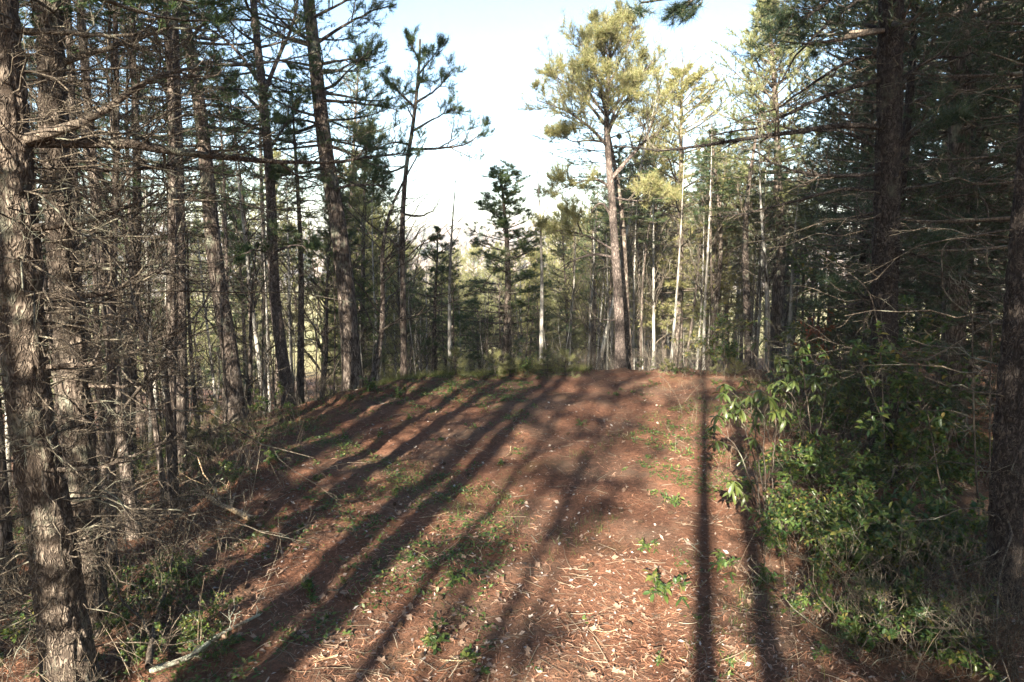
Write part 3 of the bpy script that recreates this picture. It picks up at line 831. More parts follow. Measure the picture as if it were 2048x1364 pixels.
# --- dark trunk right of the track and its long drooping arms
Y = 8.6
hero('shaded_pine', 'dark pine trunk right of the track with long arms reaching left over the clearing', 'pine tree',
     [(1768, 1010, Y), (1768, 700, Y), (1772, 450, Y), (1778, 250, Y), (1783, 0, Y), (1788, -250, Y), (1792, -700, Y), (1794, -1100, Y)],
     52, 30, 'bark_shaded', rough=150, seed=38, needle='needle_shaded',
     limbs=[L(11, (1765, 256, Y), (1700, 250, Y - .1), (1600, 262, Y - .4), (1500, 276, Y - .6), (1400, 292, Y - .8), (1300, 300, Y - .9), (1222, 296, Y - 1), leaf=False, bare=True, k2=16, k3=5, lenf=.16, flat=.6),
            L(9, (1770, 158, Y), (1700, 176, Y), (1620, 205, Y - .2), (1560, 236, Y - .3), (1500, 258, Y - .4), (1415, 274, Y - .5), leaf=False, bare=True, k2=14, k3=5, lenf=.2, flat=.6),
            L(7, (1776, 112, Y), (1700, 122, Y + .3), (1610, 178, Y + .4), (1540, 222, Y + .5), (1470, 245, Y + .6), leaf=False, bare=True, k2=12, k3=4, lenf=.2),
            L(9, (1766, 345, Y), (1690, 352, Y - .3), (1600, 345, Y - .5), (1545, 326, Y - .6), (1505, 296, Y - .7), leaf=False, bare=True, k2=14, k3=5, lenf=.3),
            L(8, (1766, 385, Y), (1690, 378, Y + .2), (1600, 400, Y + .4), (1500, 425, Y + .5), (1420, 434, Y + .6), leaf=False, bare=True, k2=14, k3=5, lenf=.22),
            L(7, (1766, 300, Y), (1680, 262, Y + .3), (1580, 268, Y + .5), leaf=False, bare=True, k2=12, k3=5, lenf=.3),
            L(8, (1783, -20, Y), (1700, 10, Y - .5), (1640, 60, Y - .9), (1590, 120, Y - 1.2), (1560, 165, Y - 1.3), leaf=False, bare=True, k2=8, k3=5, lenf=.25),
            L(12, (1786, -150, Y), (1640, -110, Y - .6), (1480, -50, Y - 1.1), (1370, -5, Y - 1.4), (1280, 4, Y - 1.6), k2=14, k3=6, lenf=.2, sr=(.3, 1), t_len=.12, t_w=.005, n_t=16, flat=.5, abc=(.8, .6, -.05)),
            L(10, (1784, -60, Y), (1720, -40, Y - .6), (1650, 10, Y - 1.0), (1590, 50, Y - 1.3), k2=14, k3=6, lenf=.4, t_len=.12, t_w=.005, n_t=16, flat=.6, abc=(.8, .6, -.05)),
            L(8, (1772, 500, Y), (1830, 510, Y - .3), (1920, 540, Y - .5), flat=.4), L(8, (1776, 300, Y), (1850, 260, Y - .3), (1950, 240, Y - .6), flat=.4),
            L(8, (1768, 600, Y), (1720, 590, Y + .5), (1650, 570, Y + 1.0), flat=.4), L(8, (1776, 180, Y), (1860, 120, Y), (1960, 110, Y), flat=.4),
            L(8, (1780, 60, Y), (1700, 50, Y + .8), (1620, 90, Y + 1.6), flat=.4), L(8, (1774, 420, Y), (1700, 440, Y + 1), (1640, 470, Y + 1.8), flat=.4)],
     fol=dict(t_w=0.008, n_t=12, t_len=.12, per=4, spread=.8),
     dead=dict(s0=0.06, s1=0.55, n=60, L=1.5, k2=5, k3=3, thick=.7),
     crown=dict(s0=0.50, s1=0.985, step=0.55, per=5, Lmax=2.8, shape=oval, t_w=0.014, n_t=8, k2=8))
hero('edge_pine', 'dark furrowed trunk closest to the viewer at the right edge', 'pine tree',
     [(2004, 1400, 5.4), (2008, 1150, 5.4), (2018, 900, 5.4), (2034, 700, 5.4), (2050, 500, 5.4), (2070, 250, 5.4), (2090, 0, 5.4), (2110, -400, 5.4), (2130, -1000, 5.4), (2150, -2600, 5.4)],
     64, 20, 'bark_shaded', rough=160, seed=39, needle='needle_shaded',
     dead=dict(s0=0.05, s1=0.45, n=44, L=1.3, k2=6, k3=3, thick=.6),
     crown=dict(s0=0.52, s1=0.985, step=0.6, per=5, Lmax=2.8, shape=oval, t_w=0.014, n_t=8, k2=8))
Y = 11.8
hero('inner_pine', 'brownish pine trunk standing deeper in the dark woods on the right', 'pine tree',
     [(1904, 830, Y), (1908, 650, Y), (1914, 480, Y), (1918, 300, Y), (1922, 100, Y), (1926, -150, Y), (1930, -450, Y)],
     46, 26, 'bark', seed=40, needle='needle_shaded',
     dead=dict(s0=0.06, s1=0.5, n=50, L=1.6, k2=5, k3=3),
     crown=dict(s0=0.36, s1=0.985, step=0.45, per=5, Lmax=2.5, shape=oval, t_w=0.014, n_t=8, k2=9))
# --- tall pine with lit golden top on the right
Y = 24
hero('golden_crowned_pine', 'tall pine with golden sunlit crown on the right side of the sky gap', 'pine tree',
     [(1558, 735, Y), (1556, 600, Y), (1562, 480, Y), (1556, 350, Y), (1552, 220, Y), (1545, 120, Y), (1535, 30, Y), (1530, -10, Y)],
     24, 4, 'bark', seed=41, needle='needle_sunlit',
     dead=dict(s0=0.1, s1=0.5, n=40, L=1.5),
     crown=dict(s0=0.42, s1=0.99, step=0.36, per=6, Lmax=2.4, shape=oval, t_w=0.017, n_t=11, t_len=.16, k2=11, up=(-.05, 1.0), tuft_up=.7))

# ================================================================== TREES THAT ONE CAN TELL APART, from the kinds built above
plant_px('young1', (1006, 745), (988, 335), 22.5, 'full young pine with blue green layered crown in the middle of the far rim', 'pine tree', thick=1.75)
plant_px('young2', (868, 745), (872, 450), 20.5, 'small narrow pine between the slim long-armed pine and the sky gap', 'pine tree', thick=1.1)
plant_px('pole3', (900, 730), (908, 345), 18.8, 'pale leafless pole standing in the gap left of the full young pine', 'bare tree', thick=1.0)
plant_px('pole3', (1082, 738), (1076, 318), 18.9, 'pale leafless pole standing between the full young pine and the rounded rim pine', 'bare tree', thick=1.05)
plant_px('pole1', (1262, 742), (1256, 180), 22.0, 'slender dark pine close behind the rounded rim pine, on its right', 'pine tree', thick=1.5)
plant_px('tall2', (600, 785), (584, 120), 16.6, 'thin straight pine between the forked pine and the thickest left pine', 'pine tree', width=15)
plant_px('bare2', (742, 755), (800, 260), 17.4, 'crooked leafless tree just right of the thickest left pine', 'bare tree', thick=1.5)
plant_px('bare1', (1190, 745), (1345, 95), 26.0, 'feathery leafless tree with fine pale crown right of the rounded rim pine', 'bare tree')
plant_px('sunlit1', (1355, 745), (1372, 110), 27.0, 'tall sunlit golden pine in front of the brightly lit stems right of the rim pine', 'pine tree', width=20)
plant_px('pole2', (1402, 735), (1400, 250), 25.0, 'slender pale-lit pine, left one of the brightly lit stems', 'pine tree', thick=1.5)
plant_px('pole1', (1424, 735), (1436, 250), 26.0, 'slender pale-lit pine, right one of the brightly lit stems', 'pine tree', thick=1.4)
plant_px('pole1', (1500, 735), (1496, 200), 21.0, 'dark straight pine left of the golden crowned pine', 'pine tree', width=18)
plant_px('bare1', (1533, 735), (1528, 270), 18.5, 'slender pale grey stem at the right end of the far rim', 'bare tree', thick=0.9)
plant_px('sunlit1', (1330, 745), (1310, 250), 28.0, 'sunlit golden pine filling the space behind the feathery leafless tree', 'pine tree')
plant_px('sunlit1', (1455, 745), (1450, 330), 29.0, 'sunlit golden pine behind the brightly lit stems', 'pine tree')
plant_px('sunlit1', (1140, 745), (1120, 395), 34.0, 'sunlit golden young pine far behind the rim, right of the pale pole', 'pine tree')
plant_px('tall2', (258, 820), (248, -260), 11.5, 'straight pine trunk in the woods behind the near left trunks', 'pine tree', width=26)
plant_px('tall1', (345, 800), (330, -200), 14.5, 'brown pine trunk between the near left trunks and the leaning pine', 'pine tree', width=24)
plant_px('pole1', (212, 850), (208, -60), 10.0, 'thin dark pole pine just right of the near left trunks', 'pine tree', width=13)
plant_px('bare1', (298, 850), (296, 300), 11.2, 'thin pale sunlit stem standing in the left brush', 'bare tree', width=9)
plant_px('bare3', (395, 810), (380, 450), 12.8, 'thin dark sapling in the left brush before the leaning pine', 'sapling', thick=1.6)
plant_px('bare3', (500, 790), (505, 480), 15.0, 'thin sapling between the leaning pine and the forked pine', 'sapling', thick=1.6)
plant_px('bare2', (640, 770), (632, 330), 17.5, 'small leafless tree left of the thickest left pine', 'bare tree', thick=1.0)

# ================================================================== THE WOODS
rs = np.random.default_rng(77)
placed = [(0.0, 0.0)]
for o in list(COL.objects):
    if o.parent is None and o.type == 'EMPTY' and o.get('label'):
        placed.append((o.location.x, o.location.y))
def free(x, y, d):
    return all((x - a) ** 2 + (y - b) ** 2 > d * d for a, b in placed)

def corridor(x, y):
    """kept open: the line of sight to the sky gap behind the clearing"""
    px = 1024 + FPX * x / max(y, 1)
    return 880 < px < 1130

KIND = dict(tall1=('tall bare-trunked pine', 'pine tree'), tall2=('straight bare-trunked pine', 'pine tree'), pole1=('slender pole pine', 'pine tree'), pole2=('very thin pole pine', 'pine tree'),
            young1=('bushy blue green pine', 'pine tree'), young2=('narrow young pine', 'pine tree'), dark1=('dense dark pine', 'pine tree'), dark2=('smaller dense dark pine', 'pine tree'),
            sunlit1=('golden pine', 'pine tree'), sunlit2=('short bushy sunlit pine', 'pine tree'), bare1=('pale leafless tree', 'bare tree'), bare2=('crooked leafless tree', 'bare tree'),
            bare3=('dark twiggy sapling', 'sapling'), bare4=('pale twiggy sapling', 'sapling'), pole3=('pale leafless pole', 'bare tree'),
            laurel1=('leafy laurel shrub', 'shrub'), laurel2=('low laurel shrub', 'shrub'), rhodo2=('drooping rhododendron', 'shrub'), thicket=('upright tangle of bare stems', 'brush'),
            thicket2=('low tangle of bare stems', 'brush'), seed1=('pine seedling', 'pine seedling'), seed2=('small pine seedling', 'pine seedling'), weed2=('green weed', 'weed'))
MARKS = [(130, 'left of the near left trunks'), (300, 'right behind the near left trunks'), (430, 'left of the leaning pine'), (545, 'between the leaning pine and the forked pine'),
         (690, 'between the forked pine and the thickest pine'), (800, 'between the thickest pine and the long-armed pine'), (890, 'between the long-armed pine and the left pole'),
         (985, 'left of the full young pine'), (1075, 'right of the full young pine'), (1150, 'right of the right pale pole'), (1232, 'left of the rounded rim pine'), (1320, 'right of the rounded rim pine'),
         (1440, 'among the brightly lit stems'), (1540, 'left of the golden crowned pine'), (1650, 'right of the golden crowned pine'), (1765, 'left of the shaded pine'),
         (1900, 'right of the shaded pine'), (9999, 'far right behind the edge trunk')]
def describe(key, x, y):
    px = 1024 + FPX * x / y
    e = float(edge_dist(x, y))
    where = next(t for m, t in MARKS if px < m)
    far = 'in the near brush' if y < 13 else 'on the rim' if e < 2 else 'just beyond the rim' if e < 8 else 'down the slope' if e < 22 else 'far down the slope'
    if px > 1650 and y < 32: far = 'in the shaded woods'
    return KIND[key][0] + ' ' + far + ' ' + where, KIND[key][1]

def wood(n, xr, yr, keys, label, cat, group, dmin=1.4, smin=0.75, smax=1.15, ok=lambda x, y: True, sink=False):
    c = 0
    for _ in range(n * 30):
        if c >= n: break
        x, y = rs.uniform(*xr), rs.uniform(*yr)
        if not ok(x, y) or not free(x, y, dmin): continue
        placed.append((x, y)); c += 1
        key = keys[rs.integers(len(keys))]
        sc_ = rs.uniform(smin, smax)
        if y > 5:                                     # the ridge is open here: only low growth shows below the sky gap
            px = 1024 + FPX * x / y
            top = np.interp(px, [-200, 620, 720, 800, 860, 1080, 1130, 1250, 1400, 1500, 1620, 1700, 1800, 2300], [-2000, -300, 150, 330, 470, 480, 400, 280, 260, 290, 290, 0, -600, -2000])
            zt = at(px, top + rs.uniform(-30, 90), y)[2]
            sc_ = min(sc_, max((zt - gz(x, y)) / PROTO[key]['h'], 0.25))
        lb_, cat_ = describe(key, x, y) if y > 5 else (label, cat)
        plant(key, x, y, lb_, cat_, group, sc_,
              lean=nrm(np.array([rs.normal() * 0.03, rs.normal() * 0.03, 1.0])))
    return c

def lateral(x, y): return abs(x) < 0.80 * y + 3
# right hand woods, dark and close
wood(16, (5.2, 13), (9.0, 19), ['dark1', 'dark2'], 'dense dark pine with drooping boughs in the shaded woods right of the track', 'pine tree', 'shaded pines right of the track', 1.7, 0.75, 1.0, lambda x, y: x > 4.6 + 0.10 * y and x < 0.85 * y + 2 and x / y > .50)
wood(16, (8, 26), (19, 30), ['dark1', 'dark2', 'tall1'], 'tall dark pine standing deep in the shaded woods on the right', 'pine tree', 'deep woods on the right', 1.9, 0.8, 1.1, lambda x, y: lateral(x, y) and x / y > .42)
wood(80, (2.5, 17), (20.5, 38), ['pole1', 'pole2', 'bare1', 'bare1', 'pole3'], 'slender straight stem in the crowded stand behind the right half of the far rim', 'slender tree', 'slender stems behind the far rim', 0.55, 0.75, 1.1, lambda x, y: lateral(x, y) and edge_dist(x, y) > 1.0 and 0.10 < x / y < .45)
wood(30, (3, 24), (26, 56), ['sunlit1', 'sunlit1', 'young1', 'tall2'], 'sunlit pine behind the crowded stems right of the rim pine', 'pine tree', 'sunlit pines right of centre', 2.0, 0.85, 1.1, lambda x, y: 0.12 < x / y < .42)
# beyond the rim, down the slope
wood(26, (-5, 5), (21, 36), ['bare1', 'bare2', 'bare1', 'pole3', 'pole2'], 'thin stem on the slope just beyond the middle of the far rim', 'thin tree', 'thin stems beyond the middle of the rim', 0.9, 0.5, 0.8, lambda x, y: edge_dist(x, y) > 1.0)
wood(80, (-20, 22), (27, 95), ['sunlit1', 'sunlit2', 'sunlit2'], 'sunlit pine far down the slope behind the middle of the rim', 'pine tree', 'sunlit pines far down the slope', 1.9, 0.95, 1.5, lambda x, y: abs(x) < 0.24 * y)
# left woods
wood(30, (-14, -2.5), (12, 26), ['bare1', 'pole2', 'bare2', 'bare1'], 'thin stem among the pines on the left slope', 'thin tree', 'thin stems on the left slope', 0.9, 0.6, 1.0, lambda x, y: lateral(x, y) and edge_dist(x, y) > 0.5 and x / y < -.10)
wood(9, (-20, -4), (17, 34), ['tall1', 'tall2', 'young1'], 'pine on the slope behind the left rim trunks', 'pine tree', 'pines on the left slope', 1.9, 0.75, 1.05, lambda x, y: lateral(x, y) and edge_dist(x, y) > 1.0 and x / y < -.12)
wood(6, (-15, -3.5), (17, 27), ['young1', 'young1', 'sunlit2'], 'layered pine with low boughs between the trunks on the left slope', 'pine tree', 'layered pines on the left slope', 1.6, 0.85, 1.35, lambda x, y: lateral(x, y) and edge_dist(x, y) > 1.2 and x / y < -.14)
wood(40, (-56, -4), (32, 80), ['sunlit2', 'sunlit1', 'sunlit1', 'bare1', 'young1'], 'tree far down the left slope, seen between the trunks', 'tree', 'trees far down the left slope', 2.2, 0.8, 1.3, lambda x, y: lateral(x, y) and x / y < -.10)
wood(24, (-14, -4.5), (6.5, 13), ['pole1', 'pole2', 'pole1', 'bare2'], 'thin trunk in the tangled woods behind the near left trunks', 'thin tree', 'tangled woods on the left', 0.75, 0.7, 1.0, lambda x, y: x < -0.45 * y - 0.4 and x > -0.85 * y - 1 )
# saplings and brush stems along the left rim and the far rim
wood(44, (-9.5, -1.5), (10.5, 20), ['bare3', 'bare4'], 'leafless twiggy sapling in the brush along the left rim', 'sapling', 'twiggy saplings along the left rim', 0.45, 0.35, 0.75, lambda x, y: 0.1 < edge_dist(x, y) < 3.2)
wood(30, (-1, 8), (19, 24), ['bare3', 'bare4'], 'leafless twiggy sapling along the far rim', 'sapling', 'twiggy saplings along the far rim', 0.4, 0.3, 0.65, lambda x, y: 0.3 < edge_dist(x, y) < 3.5)
wood(14, (3.5, 9), (6, 16), ['bare3'], 'leafless twiggy sapling in the dark brush right of the track', 'sapling', 'twiggy saplings right of the track', 0.6, 0.3, 0.6, lambda x, y: x > 3.6 + 0.14 * y and x < .8 * y)

# pines behind and beside the viewer: they throw the long shadows on the clearing
def shade(px, py, D, key, s, thick=None):
    q = ground(px, py)
    p = q - SDIR * D
    plant(key, p[0], p[1], 'tall unseen pine behind the viewer that shades the clearing', 'pine tree', 'pines behind the viewer', (thick or s, thick or s, s), z=-0.05)
    placed.append((p[0], p[1]))
for px, py, D, key, sc_, th in [
        (1394, 1150, 17, 'lofty', 0.92, 0.9), (1532, 1260, 15, 'lofty', 0.92, 0.85),
        (545, 1240, 14, 'lofty', 1.2, 1.45), (668, 1225, 17, 'lofty', 1.0, 1.1), (860, 1010, 20, 'pole1', 1.2, 1.2), (420, 930, 18, 'pole1', 1.4, 1.3), (1768, 1010, 14, 'lofty', 0.92, 1.1), (770, 1250, 15, 'pole1', 1.05, 1.1),  # the lofty one toward the shaded pine is added to darken its trunk
        (470, 1010, 19, 'lofty', 1.25, 1.15), (640, 890, 22, 'lofty', 1.3, 1.2), (330, 1010, 16, 'lofty', 1.25, 1.0),
        (1130, 1340, 21, 'pole2', 1.15, 1.0), (1010, 1000, 25, 'pole1', 1.1, 1.0), (1200, 900, 27, 'lofty', 0.8, 0.8)]:
    shade(px, py, D, key, sc_, th)
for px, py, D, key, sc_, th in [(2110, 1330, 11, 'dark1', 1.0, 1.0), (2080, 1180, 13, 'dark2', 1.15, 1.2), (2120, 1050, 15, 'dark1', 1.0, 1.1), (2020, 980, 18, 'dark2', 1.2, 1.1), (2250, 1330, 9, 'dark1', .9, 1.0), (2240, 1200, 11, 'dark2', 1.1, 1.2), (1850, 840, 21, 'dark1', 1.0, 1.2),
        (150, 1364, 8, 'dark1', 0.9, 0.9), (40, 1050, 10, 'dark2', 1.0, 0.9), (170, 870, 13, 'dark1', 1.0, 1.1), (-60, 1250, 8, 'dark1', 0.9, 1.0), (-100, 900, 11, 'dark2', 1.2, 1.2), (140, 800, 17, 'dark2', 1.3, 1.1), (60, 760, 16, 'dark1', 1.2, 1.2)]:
    shade(px, py, D, key, sc_, th)  # dense unseen pines added to darken the left and right sides
SHL = 'tall unseen pine behind the viewer that shades the clearing'
def sunline(x, y, x0, y0): return x - (x0 - (y0 - y) * math.tan(SUN_AZ - math.pi))
wood(13, (-24, -7.0), (-14, 2.0), ['lofty'], SHL, 'pine tree', 'pines behind the viewer', 2.4, 1.2, 1.4, lambda x, y: x < -0.85 * y - 6.5 and sunline(x, y, 3.1, 20) < -4.5)
wood(8, (-34, 0), (-38, -20), ['lofty'], SHL, 'pine tree', 'pines behind the viewer', 3.0, 1.1, 1.35, lambda x, y: sunline(x, y, 3.1, 20) < -4.5)
wood(16, (8, 24), (-12, 6.5), ['dark1', 'dark2', 'tall1'], SHL, 'pine tree', 'pines behind the viewer', 2.6, 1.1, 1.4, lambda x, y: x > 0.85 * y + 3.5)

# far hillside woods, one mass
rf_ = np.random.default_rng(5)
n = 2400
ang = rf_.uniform(-0.85, 0.85, n); dd = 330 + 480 * rf_.uniform(0, 1, n) ** 0.8
X, Yf = np.sin(ang) * dd, np.cos(ang) * dd
base = np.stack([X, Yf, terrain(X, Yf)], -1)
g = Geo()
hh = rf_.uniform(8, 15, n); rr = rf_.uniform(2.5, 4.5, n)
a = np.arange(6) / 6 * 2 * np.pi
V = np.zeros((n, 14, 3))
for k, (zf, rfac) in enumerate(((0.12, 0.55), (0.55, 1.0))):
    V[:, k * 6:(k + 1) * 6, 0] = np.cos(a)[None] * rr[:, None] * rfac * rf_.uniform(.6, 1.2, (n, 6))
    V[:, k * 6:(k + 1) * 6, 1] = np.sin(a)[None] * rr[:, None] * rfac * rf_.uniform(.6, 1.2, (n, 6))
    V[:, k * 6:(k + 1) * 6, 2] = hh[:, None] * zf * rf_.uniform(.8, 1.2, (n, 6))
V[:, 12, 2] = hh; V[:, 13, 2] = -1
V += base[:, None]
k_ = np.arange(6); k2 = (k_ + 1) % 6
Q = np.stack([k_, k2, 6 + k2, 6 + k_], -1)[None] + np.arange(n)[:, None, None] * 14
T = np.stack([6 + k_, 6 + k2, 0 * k_ + 12], -1)[None] + np.arange(n)[:, None, None] * 14
g.add(V, Q, T)
M['hillwood'] = island_mat('winter_hillside_woods', [(0, (0.055, 0.07, 0.04)), (0.3, (0.10, 0.085, 0.065)), (0.6, (0.19, 0.155, 0.135)), (1, (0.25, 0.21, 0.18))], 0.95, 0.05)
part('far_hillside_woods', g.mesh('far_hillside_woods', M['hillwood'], False), kind='stuff')

# ================================================================== SHRUBS
def make_shrub(key, name, seed, h, nst, spread, leafm, ll, lw, k2=5, k3=4, per=4, stem_r=0.008, droop=0.25, stem='twig', lean=0.5, srange=(0.35, 1.0), whorl=0, base_spread=0.15, jitter=0.45):
    rng = np.random.default_rng(seed)
    ph = rng.uniform(0, 2 * np.pi, nst); tl = rng.uniform(0.1, 1.0, nst) * lean
    s = np.linspace(0, 1, 7)[None, :, None]
    d = np.stack([np.cos(ph) * np.sin(tl), np.sin(ph) * np.sin(tl), np.cos(tl)], -1)
    ln = h * rng.uniform(0.6, 1.1, nst)
    b0 = np.stack([rng.normal(size=nst) * base_spread, rng.normal(size=nst) * base_spread, -0.05 * np.ones(nst)], -1)
    C = b0[:, None] + ln[:, None, None] * (d[:, None] * s + rng.normal(size=(nst, 1, 3)) * 0.15 * s ** 2)
    C += rng.normal(size=C.shape) * 0.02 * ln[:, None, None] * (s > 0)
    CR = stem_r * rng.uniform(0.6, 1.2, (nst, 1)) * (1 - 0.7 * s[..., 0])
    gs, gl = Geo(), Geo()
    tubes(gs, C, CR, 5)
    S, SR = ramify(rng, C, CR, k2, srange, 0.42, (0.6, 0.8, 0.35), 5, 0.8, 0.1, 0.2, 0.6, 0.0018)
    tubes(gs, S, SR, 3)
    if k3:
        S3, R3 = ramify(rng, S, SR, k3, (0.3, 1.0), 0.5, (0.6, 0.8, 0.25), 4, 0.8, 0.1, 0.2, 0.6, 0.0015)
        tubes(gs, S3, R3, 3)
    else:
        S3 = S
    if leafm:
        lo = 0.86 if whorl else 0.35
        sp = rng.uniform(lo, 1.0, (len(S3), per))
        q, tt, _ = along(S3, np.ones(S3.shape[:2]), sp)
        q, tt = q.reshape(-1, 3), tt.reshape(-1, 3)
        rnd = rng.normal(size=q.shape); rnd[:, 2] *= 0.4
        leaves(gl, rng, q, nrm(tt * 0.5 + nrm(rnd) * 0.8 + UP * 0.1), ll, lw, droop, jitter)
    root = empty(name)
    kids = [part('stems', gs.mesh('stems', M[stem]), root, 'stuff')]
    if leafm: kids.append(part('leaves', gl.mesh('leaves', M[leafm]), root, 'stuff'))
    PROTO[key] = dict(root=root, used=False, h=h, r0=stem_r, P=None)
    KIDS[root.name] = kids
    return root

make_shrub('laurel1', 'laurel_shrub', 51, 0.85, 9, 0.5, 'laurel', 0.08, 0.031, 4, 3, 6, lean=0.75, droop=0.15)
make_shrub('laurel2', 'laurel_shrub', 52, 0.60, 8, 0.5, 'laurel', 0.072, 0.028, 4, 3, 6, lean=0.9, droop=0.1)
make_shrub('laurel3', 'laurel_bush', 53, 1.6, 9, 0.5, 'laurel', 0.095, 0.037, 7, 4, 7, stem_r=0.014, lean=0.6, droop=0.2)
make_shrub('rhodo1', 'rhododendron', 54, 1.9, 8, 0.5, 'rhodo', 0.15, 0.038, 5, 2, 8, stem_r=0.014, lean=0.6, droop=0.55, whorl=1, jitter=0.3)
make_shrub('rhodo2', 'rhododendron', 55, 1.4, 7, 0.5, 'rhodo', 0.14, 0.036, 5, 2, 8, stem_r=0.012, lean=0.7, droop=0.55, whorl=1, jitter=0.3)
make_shrub('rust', 'rusty_sapling', 56, 2.4, 2, 0.3, 'rust', 0.10, 0.055, 9, 3, 5, stem_r=0.014, lean=0.25, droop=0.5, srange=(0.5, 1))
make_shrub('thicket', 'bare_thicket', 57, 1.15, 14, 0.6, None, 0, 0, 5, 3, 0, stem_r=0.007, stem='deadtwig', lean=0.9)
make_shrub('thicket2', 'bare_thicket', 58, 0.9, 16, 0.6, None, 0, 0, 4, 3, 0, stem_r=0.006, stem='deadtwig', lean=1.1, base_spread=0.3)
make_shrub('weed1', 'green_weed', 59, 0.16, 6, 0.4, 'weed', 0.06, 0.026, 3, 0, 4, stem_r=0.003, lean=1.0, droop=0.2, base_spread=0.03)
make_shrub('weed2', 'green_weed', 60, 0.24, 7, 0.4, 'weed', 0.085, 0.03, 3, 0, 4, stem_r=0.003, lean=0.9, droop=0.25, base_spread=0.05)
def make_seedling(key, seed, h):
    rng = np.random.default_rng(seed)
    root = empty('pine_seedling')
    gb, gn = Geo(), Geo()
    P = trunk_path(rng, h, 12, 0.03); Rr = trunk_rad(np.linspace(0, 1, 12), 0.012, 0.003)
    tubes(gb, P, Rr, 5)
    a, c = pine_crown(rng, P, Rr, 0.08, 0.98, 0.13, 4, 0.95 * h, cone, k2=5, n_t=9, t_len=0.11, t_w=0.004, per_sec=3, up=(0.05, 0.8), sag=.35)
    kids = [part('trunk', gb.mesh('trunk', M['twig']), root), part('branches', a.mesh('branches', M['twig']), root, 'stuff'),
            part('needles', c.mesh('needles', M['needle_sunlit'], False), root, 'stuff')]
    PROTO[key] = dict(root=root, used=False, h=h, r0=0.012, P=P); KIDS[root.name] = kids
make_seedling('seed1', 61, 0.75)
make_seedling('seed2', 62, 0.5)

def on(px, py, key, label, cat, group=None, sc=1.0, **k):
    q = ground(px, py)
    return plant(key, q[0], q[1], label, cat, group, sc, **k)

# --- the rhododendron at the right edge of the track: every leaf its own
def leaf_mesh(name, L_, W_, droop, mat):
    g = Geo(); n = 6
    s = np.linspace(0, 1, n)
    wd = W_ * 0.5 * np.sin(np.pi * np.clip(s * 0.93 + 0.05, 0, 1)) ** 0.75
    mid = np.stack([L_ * np.sin(s * 1.1) / 1.0, 0 * s, -droop * L_ * s ** 1.7], -1)
    V = np.stack([mid + np.stack([0 * s, wd, wd * 0.35], -1), mid, mid + np.stack([0 * s, -wd, wd * 0.35], -1)], 1)
    i = np.arange(n - 1)[:, None] * 3
    Q = np.concatenate([np.stack([i, i + 1, i + 4, i + 3], -1), np.stack([i + 1, i + 2, i + 5, i + 4], -1)], 1)
    g.add(V, Q.reshape(-1, 4))
    return g.mesh(name, M[mat])
LEAF = [leaf_mesh('leaf', 0.17, 0.045, 0.35, 'rhodo'), leaf_mesh('leaf', 0.15, 0.042, 0.6, 'rhodo'), leaf_mesh('leaf', 0.13, 0.04, 0.15, 'rhodo')]
def leafy_rhodo(label, foot, Y, stems, seed, per=9):
    from mathutils import Matrix
    rng = np.random.default_rng(seed)
    b = at(foot[0], foot[1], Y); b[2] = gz(b[0], Y)
    root = empty('rhododendron', b, label, 'shrub')
    for st in stems:
        pts = np.vstack([b + np.array([rng.normal() * .04, rng.normal() * .04, -0.05])] + [at(*p) for p in st])
        C = spline(pts, 14) - b
        C[1:] += rng.normal(size=(13, 3)) * 0.008
        CR = 0.011 * (1 - 0.6 * np.linspace(0, 1, 14))
        g = Geo(); tubes(g, C, CR, 6)
        tips = [(C[-1], nrm(C[-1] - C[-3]))]
        S, SR = ramify(rng, C[None], CR[None], 4, (0.4, 0.95), 0.3, (0.6, 0.7, 0.4), 6, 0.7, 0.15, 0.15, 0.7, 0.003)
        tubes(g, S, SR, 4)
        part('stem', g.mesh('stem', M['twig']), root)
        tips += [(s[-1], nrm(s[-1] - s[-2])) for s in S]
        for p, d in tips:
            a0 = rng.uniform(0, 6.28)
            for k in range(per):
                a = a0 + k * 2.399
                o = part('leaf', LEAF[rng.integers(3)], root)
                dn = rng.uniform(-0.15, 0.75)
                sc = rng.uniform(0.75, 1.15)
                o.matrix_local = Matrix.LocRotScale(Vector(p) - Vector(d) * 0.012 * k * 0.5, (Matrix.Rotation(a, 3, 'Z') @ Matrix.Rotation(dn, 3, 'Y') @ Matrix.Rotation(rng.normal() * .3, 3, 'X')).to_quaternion(), Vector((sc, sc, sc)))
    return root
q = ground(1535, 1045)
Y = q[1]
leafy_rhodo('tall rhododendron with drooping yellow green leaves at the right edge of the track', (1535, 1045), Y,
            [[(1530, 950, Y), (1527, 870, Y), (1533, 790, Y)], [(1500, 960, Y), (1470, 890, Y - .2), (1425, 850, Y - .3)],
             [(1510, 930, Y + .1), (1490, 860, Y + .1), (1468, 800, Y + .1)], [(1515, 900, Y), (1505, 830, Y), (1500, 790, Y)],
             [(1500, 1000, Y - .2), (1475, 980, Y - .4), (1455, 960, Y - .5)], [(1545, 960, Y), (1550, 880, Y - .1), (1552, 820, Y - .2)]], 71, 9)
q = ground(1615, 930); Y = q[1]
leafy_rhodo('darker blue green rhododendron behind the tall yellow green one', (1615, 930), Y,
            [[(1600, 850, Y), (1575, 780, Y), (1555, 710, Y)], [(1620, 850, Y), (1610, 770, Y), (1600, 700, Y)], [(1640, 850, Y), (1650, 790, Y), (1655, 730, Y)],
             [(1605, 850, Y - .2), (1590, 800, Y - .4), (1560, 760, Y - .6)], [(1640, 870, Y), (1670, 820, Y), (1690, 770, Y)]], 72, 9)

